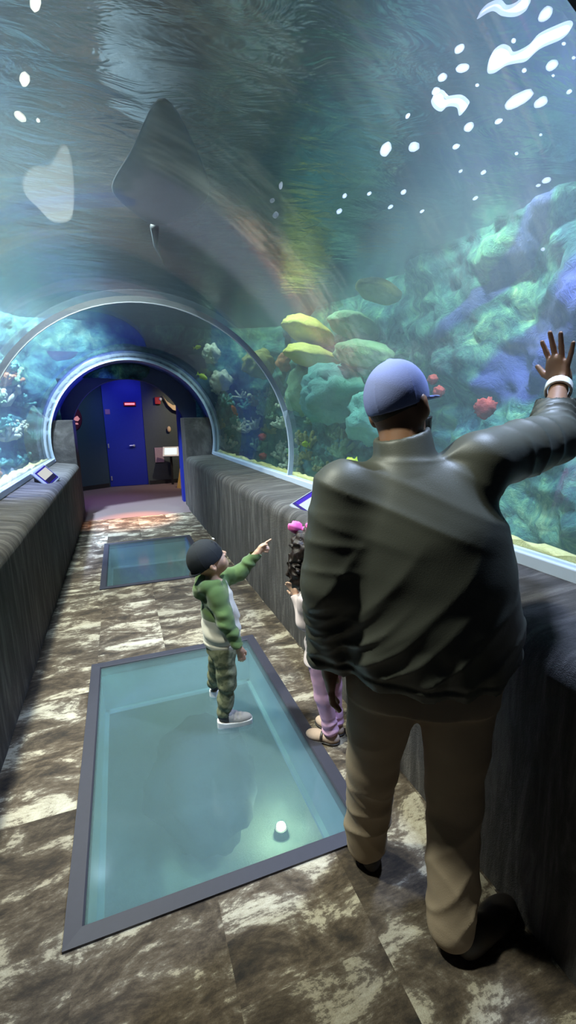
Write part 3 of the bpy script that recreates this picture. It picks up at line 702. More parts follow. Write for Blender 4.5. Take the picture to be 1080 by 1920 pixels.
GLINTS = [(1.895,1.787,-0.0101,-0.0269,0.0121,-0.0083),(1.927,1.957,-0.0155,0.0204,-0.0076,-0.0145),(1.844,1.521,-0.0074,-0.0245,0.0122,-0.0036),(1.89,1.995,-0.0061,0.0017,-0.0016,-0.0102),(1.107,1.171,-0.0032,-0.0149,0.0094,-0.0013),(1.079,1.2,-0.0106,-0.0161,0.0086,-0.0058),(1.094,1.26,-0.0059,-0.013,0.0092,-0.0045),(1.084,1.303,-0.0035,-0.0139,0.0095,-0.0026),(1.074,1.594,0.004,-0.0309,0.0172,0.0031),(1.032,1.501,-0.0099,-0.0193,0.0119,-0.0098),(1.091,1.432,0.0006,-0.0109,0.0058,0.0005),(0.986,1.3,-0.0013,-0.0174,0.0119,-0.0009),(0.971,1.376,-0.0038,-0.0128,0.0072,-0.0029),(0.957,1.215,-0.0027,-0.0124,0.0067,-0.0014),(0.966,1.135,-0.0068,-0.045,0.0156,-0.0014),(0.937,1.09,-0.0023,-0.0185,0.0119,-0.0006),(0.976,1.021,-0.0027,-0.0152,0.0109,-0.0006),(1.046,0.972,0.0006,-0.0172,0.012,0.0017),(1.0,1.08,-0.0011,-0.0057,0.0053,-0.0005),(1.037,1.2,-0.0035,-0.004,0.0032,-0.0029),(1.05,1.059,-0.004,-0.0043,0.0042,-0.0033),(0.883,1.224,-0.0031,-0.0049,0.004,-0.0027),(0.922,1.019,-0.0008,-0.0067,0.0053,-0.0),(0.803,1.185,-0.0035,-0.0142,0.0078,-0.0018),(0.802,1.215,-0.002,-0.0082,0.004,-0.001),(0.889,1.352,-0.0007,-0.0106,0.006,-0.0005),(0.921,1.42,-0.0007,-0.0083,0.0044,-0.0006),(0.849,1.434,-0.0003,-0.0119,0.0055,-0.0004),(0.955,1.787,-0.0016,-0.0166,0.0063,-0.002),(0.965,1.679,-0.0016,-0.0148,0.008,-0.0023),(1.021,1.822,-0.002,-0.0136,0.0062,-0.0027),(1.064,1.935,-0.0025,-0.0148,0.0075,-0.0041),(1.042,2.041,-0.0029,-0.0201,0.0091,-0.0051),(0.895,1.669,-0.0007,-0.0124,0.0051,-0.001),(0.991,0.975,-0.0032,-0.0037,0.0029,-0.0018),(0.963,0.973,-0.0027,-0.0033,0.003,-0.0017),(0.961,1.031,-0.0025,-0.0031,0.0026,-0.0016),(0.887,1.135,-0.0025,-0.0038,0.0031,-0.0019),(1.226,2.14,0.0067,-0.0268,0.0073,0.005),(1.184,2.381,-0.0112,-0.0147,0.0071,-0.0195),(1.221,2.282,-0.009,-0.0105,0.0042,-0.0121),(0.668,1.295,-0.0027,-0.0072,0.0051,-0.0023)]
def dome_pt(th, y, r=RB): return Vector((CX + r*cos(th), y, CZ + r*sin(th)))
for i, (th, y, a1, y1, a2, y2) in enumerate(GLINTS):
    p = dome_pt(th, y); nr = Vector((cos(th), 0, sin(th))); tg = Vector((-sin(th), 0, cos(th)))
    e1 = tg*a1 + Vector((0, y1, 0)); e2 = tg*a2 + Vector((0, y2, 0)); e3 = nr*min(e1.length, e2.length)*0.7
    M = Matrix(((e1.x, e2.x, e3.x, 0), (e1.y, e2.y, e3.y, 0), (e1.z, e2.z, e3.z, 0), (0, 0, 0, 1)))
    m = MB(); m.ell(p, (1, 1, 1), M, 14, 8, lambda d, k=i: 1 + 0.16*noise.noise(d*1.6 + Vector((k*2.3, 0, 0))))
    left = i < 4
    tag(m.build('glint_blob', M_glint, smooth=True), 'pale blob shaped as a light glint on the upper left of the vault, apart from the rest' if left else 'white blob shaped as a light glint on the bright upper right of the vault', 'glint', 'light glint blobs on the left of the vault' if left else 'light glint blobs on the right of the vault')
def film(pl, label, th=0.012, mat=None):  # flat pale patch on the vault, shaped like a glint of light
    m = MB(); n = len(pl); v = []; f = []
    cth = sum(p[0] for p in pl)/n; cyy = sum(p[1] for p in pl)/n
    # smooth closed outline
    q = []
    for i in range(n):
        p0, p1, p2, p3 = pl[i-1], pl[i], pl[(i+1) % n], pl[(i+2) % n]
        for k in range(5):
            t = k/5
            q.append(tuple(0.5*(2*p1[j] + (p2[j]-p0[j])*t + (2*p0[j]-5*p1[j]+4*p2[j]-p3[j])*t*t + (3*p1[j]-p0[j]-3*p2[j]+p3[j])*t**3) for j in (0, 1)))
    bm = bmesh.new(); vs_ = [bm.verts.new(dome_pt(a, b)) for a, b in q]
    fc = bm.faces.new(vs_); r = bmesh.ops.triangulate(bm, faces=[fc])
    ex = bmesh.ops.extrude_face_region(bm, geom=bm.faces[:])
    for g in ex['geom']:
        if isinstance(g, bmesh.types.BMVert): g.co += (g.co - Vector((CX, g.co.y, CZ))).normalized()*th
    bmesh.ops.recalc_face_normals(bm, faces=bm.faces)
    me = bpy.data.meshes.new('glint_patch'); bm.to_mesh(me); bm.free(); me.materials.append(mat or M_glint)
    o = bpy.data.objects.new('glint_patch', me); C.objects.link(o); tag(o, label, 'air pocket')
film([(1.042,1.156),(1.058,1.126),(1.057,1.096),(1.045,1.084),(1.033,1.083),(1.025,1.047),(1.027,1.015),(1.019,0.978),(1.01,0.949),(1.001,0.95),(0.999,0.975),(1.01,1.023),(1.01,1.064),(1.019,1.087),(1.028,1.112),(1.032,1.144)], 'large blazing white light glint patch, long and ragged, at the top right')
film([(1.079,1.334),(1.078,1.303),(1.068,1.296),(1.06,1.301),(1.043,1.266),(1.025,1.258),(1.018,1.266),(1.016,1.3),(1.032,1.29),(1.046,1.31),(1.048,1.337),(1.064,1.346)], 'white hooked light glint patch with three lobes left of the large blazing one')
film([(1.119,1.092),(1.121,1.067),(1.114,1.042),(1.107,1.034),(1.096,1.032),(1.089,1.016),(1.087,0.995),(1.087,0.981),(1.079,0.983),(1.071,0.998),(1.076,1.024),(1.092,1.045),(1.107,1.052),(1.113,1.065)], 'pale wavy light glint patch at the very top edge of the right vault')
film([(1.978,2.398),(1.958,2.325),(1.93,2.294),(1.895,2.307),(1.871,2.253),(1.847,2.178),(1.831,2.23),(1.835,2.497),(1.865,2.846),(1.93,2.831),(1.962,2.635),(1.981,2.505)], 'broad grey light patch on the upper left of the vault', 0.008, M_glint2)

# ------------------------------------------------------------------ people: smooth bodies and clothes from blended distance fields
f32 = np.float32
def A3(p): return np.array(p, dtype=f32)
def unit(p): p = np.array(p, float); return p/np.linalg.norm(p)
def d_cap(P, a, b, ra, rb):
    a = A3(a); ab = A3(b)-a; q = P-a
    t = np.clip((q@ab)/float(ab@ab), 0, 1)
    return np.linalg.norm(q - t[:, None]*ab, axis=1) - (ra + (rb-ra)*t)
def d_ell(P, c, r, ax=None):
    q = P-A3(c)
    if ax is not None: q = q@A3(ax).T                  # rows of ax are the local axes
    r = A3(r); k0 = np.linalg.norm(q/r, axis=1); k1 = np.linalg.norm(q/(r*r), axis=1) + 1e-9
    return k0*(k0-1.0)/k1
def d_loft(P, st, rt, fw):
    """upright body: (centre, half width, half depth) stations joined by one smooth elliptical section"""
    zs = [c[2] for c, a, b in st]; tab = np.array([(c[0], c[1], a, b) for c, a, b in st], float)
    zz = np.linspace(zs[0], zs[-1], 60); sm = np.stack([np.interp(zz, zs, tab[:, k]) for k in range(4)], 1)
    for _ in range(14):
        sm[1:-1] = 0.25*sm[:-2] + 0.5*sm[1:-1] + 0.25*sm[2:]
    z = P[:, 2]; cx, cy, a, b = [np.interp(z, zz, sm[:, k]).astype(f32) for k in range(4)]
    x, y = P[:, 0]-cx, P[:, 1]-cy
    u = x*f32(rt[0])+y*f32(rt[1]); v = x*f32(fw[0])+y*f32(fw[1])
    d = (np.sqrt((u/a)**2+(v/b)**2)-1.0)*np.minimum(a, b)*0.85
    return np.maximum(d, np.maximum(z-zs[-1], zs[0]-z))
def ridge(ph, w=1.6): return (1-np.abs(np.sin(ph*0.5)))**w
def smin(a, b, k):
    h = np.clip(0.5+0.5*(b-a)/k, 0, 1); return b+(a-b)*h - k*h*(1-h)
def smins(ds, k):
    r = ds[0]
    for d in ds[1:]: r = smin(r, d, k)
    return r
def wob(P, s, seed=0.0):
    x, y, z = P[:, 0]*s, P[:, 1]*s, P[:, 2]*s
    return (np.sin(x*1.3+1.7*np.sin(y*0.9+seed)+seed) + np.sin(y*1.1+1.9*np.sin(z*1.2+seed*2.1)) + np.sin(z*1.4+1.6*np.sin(x*1.1+seed*0.7)))/3.0
def along(P, a, b):
    a = A3(a); ab = A3(b)-a; return ((P-a)@ab)/float(ab@ab)
def bandpass(t, lo, hi, s=0.15): return np.clip((t-lo)/s, 0, 1)*np.clip((hi-t)/s, 0, 1)
def field_mesh(fn, lo, hi, h, blk=12):
    """naive surface nets over the blocks the surface passes through"""
    lo = np.array(lo, float); hi = np.array(hi, float)
    nb = np.ceil((hi-lo)/(h*blk)).astype(int)
    gi = np.stack(np.meshgrid(*[np.arange(n) for n in nb], indexing='ij'), -1).reshape(-1, 3)
    cen = (lo + (gi+0.5)*h*blk).astype(f32)
    keep = np.abs(fn(cen)) < h*blk*1.15
    gi = gi[keep]; S = nb*blk+2
    loc = np.stack(np.meshgrid(*[np.arange(blk+1)]*3, indexing='ij'), -1).reshape(-1, 3)
    cv = {}; ids = []; pos = []; ed = []
    for ch in range(0, len(gi), 64):
        g = gi[ch:ch+64]
        base = g*blk
        P = (lo + (base[:, None, :]+loc[None]).reshape(-1, 3)*h).astype(f32)
        V = fn(P).reshape(len(g), blk+1, blk+1, blk+1).astype(np.float64)
        V = np.where(V == 0, 1e-9, V)
        I = V < 0
        c = [I[:, i:blk+i, j:blk+j, k:blk+k] for i in (0, 1) for j in (0, 1) for k in (0, 1)]
        cnt = sum(x.astype(np.int8) for x in c); act = (cnt > 0) & (cnt < 8)
        b, x, y, z = np.nonzero(act)
        cs = np.zeros((len(b), 3)); n = np.zeros(len(b))
        co = [(i, j, k) for i in (0, 1) for j in (0, 1) for k in (0, 1)]
        for p in co:
            for axn in range(3):
                if p[axn]: continue
                q = list(p); q[axn] = 1
                va = V[b, x+p[0], y+p[1], z+p[2]]; vb = V[b, x+q[0], y+q[1], z+q[2]]
                cr_ = (va < 0) != (vb < 0); t = np.where(cr_, va/np.where(cr_, va-vb, 1), 0)
                pt = np.array(p, float)[None] + 0*cs; pt[:, axn] += t
                cs += pt*cr_[:, None]; n += cr_
        cell = base[b] + np.stack([x, y, z], 1)
        pos.append(lo + (cell + cs/n[:, None])*h); ids.append(cell@np.array([S[1]*S[2], S[2], 1]))
        for axn in range(3):
            sl0 = [slice(None)]+[slice(0, blk)]*3; sl1 = list(sl0); sl1[axn+1] = slice(1, blk+1)
            a_ = I[tuple(sl0)]; b_ = I[tuple(sl1)]
            w_ = np.nonzero(a_ != b_)
            node = base[w_[0]] + np.stack(w_[1:], 1); ed.append((axn, node, a_[w_]))
    ids = np.concatenate(ids); pos = np.concatenate(pos); order = np.argsort(ids); ids = ids[order]; pos = pos[order]
    mul = np.array([S[1]*S[2], S[2], 1]); faces = []
    for axn, node, ins in ed:
        u, v_ = [(1, 2), (2, 0), (0, 1)][axn]
        e = np.eye(3, dtype=int); q = [node-e[u]-e[v_], node-e[v_], node, node-e[u]]
        k = np.stack([x@mul for x in q], 1); ix = np.clip(np.searchsorted(ids, k), 0, len(ids)-1)
        ok = (ids[ix] == k).all(1); ix = ix[ok]; s = ins[ok]
        ix[~s] = ix[~s][:, ::-1]; faces.append(ix)
    return pos, np.concatenate(faces)
def skin_obj(name, fn, lo, hi, h, mat, parent, smooth_it=2, pick=None):
    v, f = field_mesh(fn, lo, hi, h)
    # relax the net a little
    for _ in range(smooth_it):
        acc = np.zeros_like(v); cnt = np.zeros(len(v))
        for i in range(4):
            np.add.at(acc, f[:, i], v[f[:, (i+1) % 4]]+v[f[:, (i+3) % 4]]); np.add.at(cnt, f[:, i], 2)
        v = v*0.5 + 0.5*acc/np.maximum(cnt, 1)[:, None]
    me = bpy.data.meshes.new(name); nv, nf = len(v), len(f)
    me.vertices.add(nv); me.vertices.foreach_set('co', (v - np.array(parent.location)).astype(f32).ravel())
    me.loops.add(nf*4); me.loops.foreach_set('vertex_index', f.astype(np.int32).ravel())
    me.polygons.add(nf); me.polygons.foreach_set('loop_start', np.arange(0, nf*4, 4, dtype=np.int32))
    me.polygons.foreach_set('use_smooth', np.ones(nf, bool))
    ms = mat if isinstance(mat, (list, tuple)) else [mat]
    for m in ms: me.materials.append(m)
    if pick is not None: me.polygons.foreach_set('material_index', pick(v[f].mean(1)).astype(np.int32))
    me.update(calc_edges=True); me.validate()
    o = bpy.data.objects.new(name, me); C.objects.link(o); o.parent = parent
    return o
def cloth_mat(name, col, scale=220, strength=0.25, rough=0.75, var=0.15, sheen=0.0):
    N = Nodes(name); v = N.coord(); n = N.noise(v, scale, 3); m = N.noise(v, 7, 3)
    c = N.mix(m.outputs[0], tuple(x*(1-var) for x in col), tuple(x*(1+var) for x in col))
    return N.bsdf(c, rough, n.outputs[0], strength, 0.002, **{'Sheen Weight': sheen})
def skin_mat(name, col, ss=0.1):
    N = Nodes(name); v = N.coord(); n = N.noise(v, 40, 3); m = N.noise(v, 130, 2)
    c = N.mix(n.outputs[0], tuple(x*0.88 for x in col), tuple(min(1, x*1.1) for x in col))
    return N.bsdf(c, 0.5, m.outputs[0], 0.1, 0.001, **{'Subsurface Weight': ss, 'Subsurface Radius': (0.02,0.008,0.004), 'Subsurface Scale': 0.3})
def hair_mat(name, col):
    N = Nodes(name); n = N.noise(N.coord(scale=(1,1,0.5)), 120, 4, 0.7)
    return N.bsdf(N.mix(n.outputs[0], tuple(x*0.4 for x in col), tuple(x*1.7 for x in col)), 0.5, n.outputs[0], 0.7, 0.004)
def axes(fd, up):
    f = unit(fd); u = np.array(up, float); u = unit(u - f*(u@f)); r = np.cross(f, u); return r, f, u     # right, forward, up

def head_field(P, c, fd, up, s=1.0, child=False):
    """skull, jaw, brow, nose, lips, ears; returns the skin distance"""
    r, f, u = axes(fd, up); c = np.array(c, float)
    at = lambda x, y, z: c + s*(r*x+f*y+u*z); ax = np.array([r, f, u])
    d = d_ell(P, at(0,-0.012,0.022), s*np.array([0.077,0.095,0.092]), ax)
    d = smin(d, d_ell(P, at(0,0.030,-0.045), s*np.array([0.060,0.062,0.072]), ax), 0.03*s)
    d = smin(d, d_ell(P, at(0,0.066,-0.088), s*np.array([0.024,0.022,0.020]), ax), 0.025*s)          # chin
    if child:
        for q in (1,-1): d = smin(d, d_ell(P, at(q*0.036,0.056,-0.045), s*np.array([0.028,0.026,0.030]), ax), 0.02*s)
    for q in (1,-1):
        d = smin(d, d_ell(P, at(q*0.030,0.082,0.012), s*np.array([0.026,0.010,0.009]), ax), 0.012*s)  # brow
        d = -smin(-d, d_ell(P, at(q*0.030,0.094,-0.008), s*np.array([0.018,0.012,0.011]), ax), 0.010*s)  # socket
        d = smin(d, d_ell(P, at(q*0.030,0.079,-0.008), s*np.array([0.012,0.011,0.010]), ax), 0.004*s) # closed lid
        e = d_ell(P, at(q*0.084,-0.014,-0.014), s*np.array([0.015,0.020,0.034]), ax)
        e = np.maximum(e, -d_ell(P, at(q*0.098,0.000,-0.010), s*np.array([0.009,0.012,0.020]), ax))
        d = smin(d, e, 0.008*s)
    d = smin(d, d_cap(P, at(0,0.086,0.006), at(0,0.104,-0.030), 0.008*s, 0.013*s), 0.012*s)
    for q in (1,-1): d = smin(d, d_ell(P, at(q*0.012,0.093,-0.034), s*np.array([0.009,0.010,0.007]), ax), 0.006*s)
    d = smin(d, d_ell(P, at(0,0.083,-0.058), s*np.array([0.023,0.011,0.006]), ax), 0.006*s)
    d = smin(d, d_ell(P, at(0,0.081,-0.069), s*np.array([0.020,0.011,0.007]), ax), 0.006*s)
    return d
def finger(P, pts, r0, r1):
    n = len(pts)-1; ds = [d_cap(P, pts[i], pts[i+1], r0+(r1-r0)*i/n, r0+(r1-r0)*(i+1)/n) for i in range(n)]
    return smins(ds, 0.004)
def near(P, fn, c, r, far=0.03):
    """evaluate a small detailed field only close to its centre"""
    c = A3(c); dd = np.linalg.norm(P-c, axis=1); m = dd < r+far; out = np.maximum(dd-r, far).astype(f32)
    if m.any(): out[m] = fn(P[m])
    return out
def cap_field(P, c, fd, up, s, brim_dir=1, brim_len=0.07, drop=0.0, thick=0.010):
    r, f, u = axes(fd, up); c = np.array(c, float); ax = np.array([r, f, u])
    at = lambda x, y, z: c + s*(r*x+f*y+u*z)
    q = (P-A3(c))@A3(ax).T/s
    d = d_ell(P, at(0,-0.010,0.024), s*np.array([0.077,0.095,0.092])+thick+0.003, ax)
    d = smin(d, d_ell(P, at(0,0.0,0.040), s*np.array([0.072,0.086,0.086])+thick, ax), 0.02)
    cut = (0.020 - 0.12*0 - q[:, 2] + drop - 0.10*np.clip(-q[:, 1]*brim_dir-0.0, 0, 0.1)*1.0)*s
    d = np.maximum(d, cut)
    seam = 0.0012*np.exp(-(np.abs(np.sin(3*np.arctan2(q[:, 0], q[:, 1])))/0.06)**2); d = d - seam
    d = smin(d, d_ell(P, at(0,-0.004,0.130)+u*(thick-0.004), np.array([0.010,0.010,0.006]), ax), 0.003)
    y = q[:, 1]*brim_dir; x = q[:, 0]
    bz = 0.026+drop - 0.9*x*x/0.09*0.10 - 0.10*np.clip(y-0.085, 0, 1)
    plan_ = np.sqrt((x/0.074)**2 + (np.clip(y-0.06, -0.02, 1)/(0.035+brim_len))**2) - 1.0
    br = np.maximum(np.maximum(np.abs(q[:, 2]-bz)-0.0035, plan_*0.05), 0.055-y)*s
    return np.minimum(d, br)

# ---- the man in the blue cap
SK_brown = skin_mat('brown_skin', (0.30,0.155,0.09)); SK_tan = skin_mat('tan_skin', (0.56,0.34,0.23)); SK_light = skin_mat('fair_skin', (0.62,0.40,0.30))
man = empty('person', (0.79, 1.02, 0), 0, 'tall man from behind in blue cap, olive jacket and khaki trousers, hand on glass', 'person')
mf = unit((0.5,0.866,0)); mr = unit((0.866,-0.5,0))
hc = np.array((0.739,1.105,1.672)); hfd = (0.875,0.44,0.14); hup = (-0.34,0.03,0.94)
SL, SR = (0.552,1.075,1.455), (0.905,0.965,1.520)
EL, WL = (0.502,1.070,1.20), (0.530,1.132,0.940)
ER, WR = (1.235,1.035,1.565), (1.440,1.195,1.720)
LEGS = [((0.690,1.060,0.90), (0.712,1.165,0.48), (0.735,1.235,0.085)), ((0.872,0.965,0.90), (0.905,0.985,0.48), (0.842,0.890,0.085))]
def hand_right(P):
    tn = np.array((-0.915,0,-0.404))*0.012      # fingers lie just inside the glass
    g = lambda x, y, z: np.array((x, y, z)) + tn
    palm = np.array([unit((0,1,0)), unit((0.915,0,0.404)), unit((-0.404,0,0.915))])
    d = d_ell(P, g(1.525,1.268,1.800), (0.046,0.020,0.056), palm)
    d = smin(d, d_ell(P, g(1.527,1.245,1.775), (0.030,0.022,0.042), palm), 0.015)
    ds = [finger(P, [g(1.522,1.296,1.828), g(1.508,1.306,1.866), g(1.492,1.315,1.903)], 0.0105, 0.0080),
          finger(P, [g(1.520,1.273,1.836), g(1.502,1.275,1.882), g(1.481,1.276,1.928)], 0.0110, 0.0082),
          finger(P, [g(1.520,1.249,1.832), g(1.503,1.243,1.878), g(1.485,1.236,1.920)], 0.0105, 0.0080),
          finger(P, [g(1.526,1.229,1.818), g(1.515,1.212,1.852), g(1.503,1.198,1.884)], 0.0095, 0.0072),
          finger(P, [g(1.534,1.296,1.775), g(1.534,1.330,1.792), g(1.528,1.357,1.822)], 0.0145, 0.0095)]
    for e in ds: d = smin(d, e, 0.007)
    return smin(d, d_cap(P, WR, g(1.527,1.255,1.765), 0.027, 0.026), 0.022)
def hand_left(P):
    d = d_ell(P, (0.542,1.138,0.862), (0.018,0.040,0.050), np.array([unit((0.93,-0.36,0)), unit((0.36,0.93,0)), (0,0,1)]))
    for k, (o, L) in enumerate(((0.028,0.070),(0.010,0.080),(-0.009,0.075),(-0.027,0.060))):
        b = np.array((0.544+0.36*o, 1.138+0.93*o, 0.825)); m_ = b+np.array((0.004,0.0,-L*0.55)); t_ = m_+np.array((0.020,-0.006,-L*0.40))
        d = smin(d, finger(P, [b, m_, t_], 0.0105, 0.0078), 0.007)
    d = smin(d, finger(P, [(0.550,1.161,0.882), (0.572,1.182,0.849), (0.587,1.184,0.815)], 0.0135, 0.0095), 0.012)
    return smin(d, d_cap(P, WL, (0.540,1.136,0.885), 0.028, 0.024), 0.02)
def man_body(P):
    d = d_loft(P, [((0.785,1.0,0.90),0.17,0.11), ((0.765,1.0,1.10),0.175,0.115), ((0.735,1.015,1.32),0.19,0.12), ((0.722,1.035,1.48),0.13,0.085), ((0.722,1.045,1.53),0.07,0.065)], mr, mf)
    d = smin(d, d_cap(P, (0.722,1.04,1.50), (0.730,1.085,1.63), 0.064, 0.060), 0.04)
    d = smin(d, near(P, lambda Q: head_field(Q, hc, hfd, hup, 0.94), hc, 0.16), 0.03)
    for a, b, c, k in ((SL, EL, WL, 0), (SR, ER, WR, 1)):
        d = smin(d, d_cap(P, a, b, 0.056, 0.044), 0.05); d = smin(d, d_cap(P, b, c, 0.044, 0.028), 0.02)
    d = smin(d, near(P, hand_right, (1.50,1.26,1.83), 0.14), 0.012); d = smin(d, near(P, hand_left, (0.55,1.135,0.85), 0.13), 0.012)
    for h, k, a in LEGS:
        d = smin(d, d_cap(P, h, k, 0.082, 0.052), 0.04); d = smin(d, d_cap(P, k, a, 0.052, 0.038), 0.02)
    return d
skin_obj('body', man_body, (0.38,0.72,0.0), (1.62,1.45,1.90), 0.0045, SK_brown, man, 1)
def jacket(P):
    st = [((0.775,0.998,0.925),0.222,0.160), ((0.778,0.995,0.965),0.250,0.178), ((0.770,0.995,1.09),0.256,0.178), ((0.748,1.005,1.25),0.250,0.166), ((0.730,1.015,1.38),0.238,0.150), ((0.722,1.03,1.47),0.180,0.112), ((0.722,1.045,1.530),0.092,0.080)]
    d = d_loft(P, st, mr, mf)
    body = d
    for a, b, c, r in ((SL, EL, WL, (0.082,0.071,0.055)), (SR, ER, WR, (0.086,0.076,0.052))):
        up_ = d_cap(P, a, b, r[0], r[1]); lo_ = d_cap(P, b, c, r[1], r[2])
        tu = along(P, a, b); tl = along(P, b, c)
        fold = (0.0065 if b is ER else 0.0028)*(2*ridge(tl*38 + (P@A3(mf))*25 + 4.8*wob(P, 9, 1.3))-0.7)*bandpass(tl, -0.1, 1.02, 0.3) 
        lo_ = lo_ - fold
        up_ = up_ - 0.0070*ridge(tu*22 + 4.2*wob(P, 8, 0.4))*bandpass(tu, 0.15, 1.1, 0.3)
        arm = smin(up_, lo_, 0.025)
        # ribbed cuff pulls the sleeve in
        d = smin(d, arm, 0.055 if a is SL else 0.075)
    # cut the sleeve ends
    for b, c in ((EL, WL), (ER, WR)):
        n = unit(np.array(c)-np.array(b)); q = P-A3(c); dist = np.linalg.norm(q, axis=1)
        d = np.where(dist < 0.13, np.maximum(d, q@A3(n)-0.004), d)
    d = np.maximum(d, 0.905-P[:, 2] + 0.02*np.sin(P[:, 0]*9))
    x = (P-A3((0.75,1.0,1.0)))@A3(mr); z = P[:, 2]
    # drapes: diagonals running from the left hip up to the right shoulder, gathers over the hem, stretch lines at the shoulders
    dz = np.clip((1.36-z)/0.2, 0, 1)*np.clip((z-0.93)/0.05, 0, 1)
    d = d - 0.0080*np.clip((1.20-z)/0.15,0,1)*np.clip((z-0.93)/0.04,0,1)*ridge((z*0.9 - x*0.75)*95 + 4.5*wob(P, 7, 6.0))*(0.5+0.5*wob(P, 9, 2.5)) - 0.0090*dz*ridge((z*0.75 - x*1.05)*44 + 4.0*wob(P, 5, 2.0))*(0.55+0.45*wob(P, 7, 4.0))
    d = d - 0.0045*np.clip((1.08-z)/0.1, 0, 1)*np.sin(x*60 + 2.5*wob(P, 12, 5.0) + z*22)
    d = d - 0.0060*bandpass(z, 1.30, 1.60, 0.08)*ridge((z*1.0 + x*0.45)*70 + 4.0*wob(P, 6, 3.1))*(0.5+0.5*wob(P, 8, 1.0))
    d = d - 0.0020*wob(P, 22, 1.0)
    # hem ribbing and yoke seam
    d = d - 0.004*np.clip((0.955-z)/0.01, 0, 1)
    d = d + 0.0035*np.exp(-((z-0.957)/0.006)**2)
    # standing collar
    cx, cy = 0.725+(z-1.55)*0.05, 1.055+(z-1.55)*0.35
    q = np.stack([(P[:, 0]-cx), (P[:, 1]-cy)], 1); rr = np.linalg.norm(q, axis=1)
    col = np.maximum(np.abs(rr-0.074+0.10*(z-1.55))-0.009, np.abs(z-1.560-0.25*(P[:, 0]-cx))-0.040)
    d = smin(d, col, 0.018)
    d = np.maximum(d, np.where((z > 1.50) & (rr < 0.060), 0.060-rr, -1))
    return d
M_jacket = cloth_mat('olive_nylon', (0.082,0.085,0.070), 300, 0.15, 0.50, 0.10)
skin_obj('jacket', jacket, (0.34,0.72,0.86), (1.56,1.32,1.66), 0.0058, M_jacket, man, 2)
def trousers(P):
    d = d_loft(P, [((0.785,1.005,0.84),0.195,0.150), ((0.782,1.0,0.93),0.195,0.145), ((0.775,0.998,1.01),0.19,0.135)], mr, mf)
    for i, (h, k, a) in enumerate(LEGS):
        hh = np.array(h)+np.array((0,0,-0.02))
        up_ = d_cap(P, hh, k, 0.118, 0.083); lo_ = d_cap(P, k, a, 0.083, 0.072)
        tu, tl = along(P, hh, k), along(P, k, a)
        up_ = up_ - 0.009*ridge(tu*10+(P@A3(mr))*16+4.4*wob(P, 6, 1.0+i))*(0.5+0.5*wob(P, 9, i))*bandpass(tu, 0.25, 1.2, 0.3)
        lo_ = lo_ - (0.006+0.004*np.clip(tl-0.4,0,1))*(ridge(tl*14+(P@A3(mr))*34+4.6*wob(P, 7, 2.0+i))+0.6*ridge(tl*18-(P@A3(mr))*42+5*wob(P, 9, 5.0+i)))*bandpass(tl, -0.1, 1.1, 0.25)
        leg = smin(up_, lo_, 0.03)
        d = smin(d, leg, 0.035)
        q = P-A3(a); d = np.where((np.linalg.norm(q[:, :2], axis=1) < 0.16) & (P[:, 2] < 0.2), np.maximum(d, 0.045-P[:, 2]), d)
    return d - 0.003*wob(P, 26, 3.0)
M_khaki = cloth_mat('khaki_twill', (0.37,0.285,0.20), 260, 0.3, 0.8, 0.10)
skin_obj('trousers', trousers, (0.50,0.68,0.03), (1.10,1.38,1.03), 0.0055, M_khaki, man, 2)
def shoe(P, heel, toe, L=0.29, w_=0.048):
    h_ = np.array(heel, float); t_ = np.array(toe, float); n = unit(t_-h_); s_ = unit(np.cross(n, (0,0,1)))
    m_ = h_ + n*L*0.33; ax = np.array([n, s_, (0,0,1)])
    d = d_ell(P, h_+n*0.07*L/0.29+np.array((0,0,0.045)), np.array((0.075,w_*0.86,0.060))*np.array((L/0.29,1,L/0.29)), ax)
    d = smin(d, d_ell(P, h_+n*L*0.62+np.array((0,0,0.030)), (L*0.36, w_, 0.042*L/0.29), ax), 0.03)
    return np.maximum(d, 0.001-P[:, 2])
M_leather = cloth_mat('dark_leather', (0.022,0.017,0.015), 90, 0.2, 0.5)
for hl, tw in (((0.725,1.165,0), (0.82,1.42,0)), ((0.838,0.840,0), (1.08,0.90,0))):
    n = unit(np.array(tw)-np.array(hl)); e = np.array(hl)+n*0.29
    lo = np.minimum(hl, e)-0.09; hi = np.maximum(hl, e)+0.09; lo[2] = -0.01; hi[2] = 0.14
    skin_obj('shoe', lambda P, a=hl, b=tw: shoe(P, a, b), lo, hi, 0.004, M_leather, man, 1)
def beard(P):
    r, f, u = axes(hfd, hup); at = lambda x, y, z: hc + (r*x+f*y+u*z)
    ax = np.array([r, f, u]); q = (P-A3(hc))@A3(ax).T
    d = head_field(P, hc, hfd, hup, 0.94) - 0.010 - 0.002*wob(P, 120)
    d = np.maximum(d, np.maximum(q[:, 2]+0.048, 0.000-q[:, 1]))
    return np.maximum(d, -d_ell(P, at(0,0.085,-0.062), (0.024,0.03,0.012), ax))
M_hair = hair_mat('black_hair', (0.020,0.014,0.011))
skin_obj('beard', beard, hc-0.16, hc+0.16, 0.003, M_hair, man, 1)
def nape_hair(P):
    r, f, u = axes(hfd, hup); ax = np.array([r, f, u]); q = (P-A3(hc))@A3(ax).T
    d = head_field(P, hc, hfd, hup, 0.94) - 0.004
    d = np.maximum(d, np.maximum(np.abs(q[:, 2]+0.012)-0.040, q[:, 1]+0.018))
    return np.maximum(d, np.abs(q[:, 0])-0.072)
skin_obj('hair', nape_hair, hc-0.16, hc+0.16, 0.003, M_hair, man, 1)
M_cap = cloth_mat('blue_cotton', (0.26,0.31,0.62), 350, 0.25, 0.85, 0.06)
skin_obj('cap', lambda P: cap_field(P, hc, hfd, hup, 0.95, 1, 0.100, -0.018, 0.006), hc-0.24, hc+0.24, 0.0032, M_cap, man, 1)
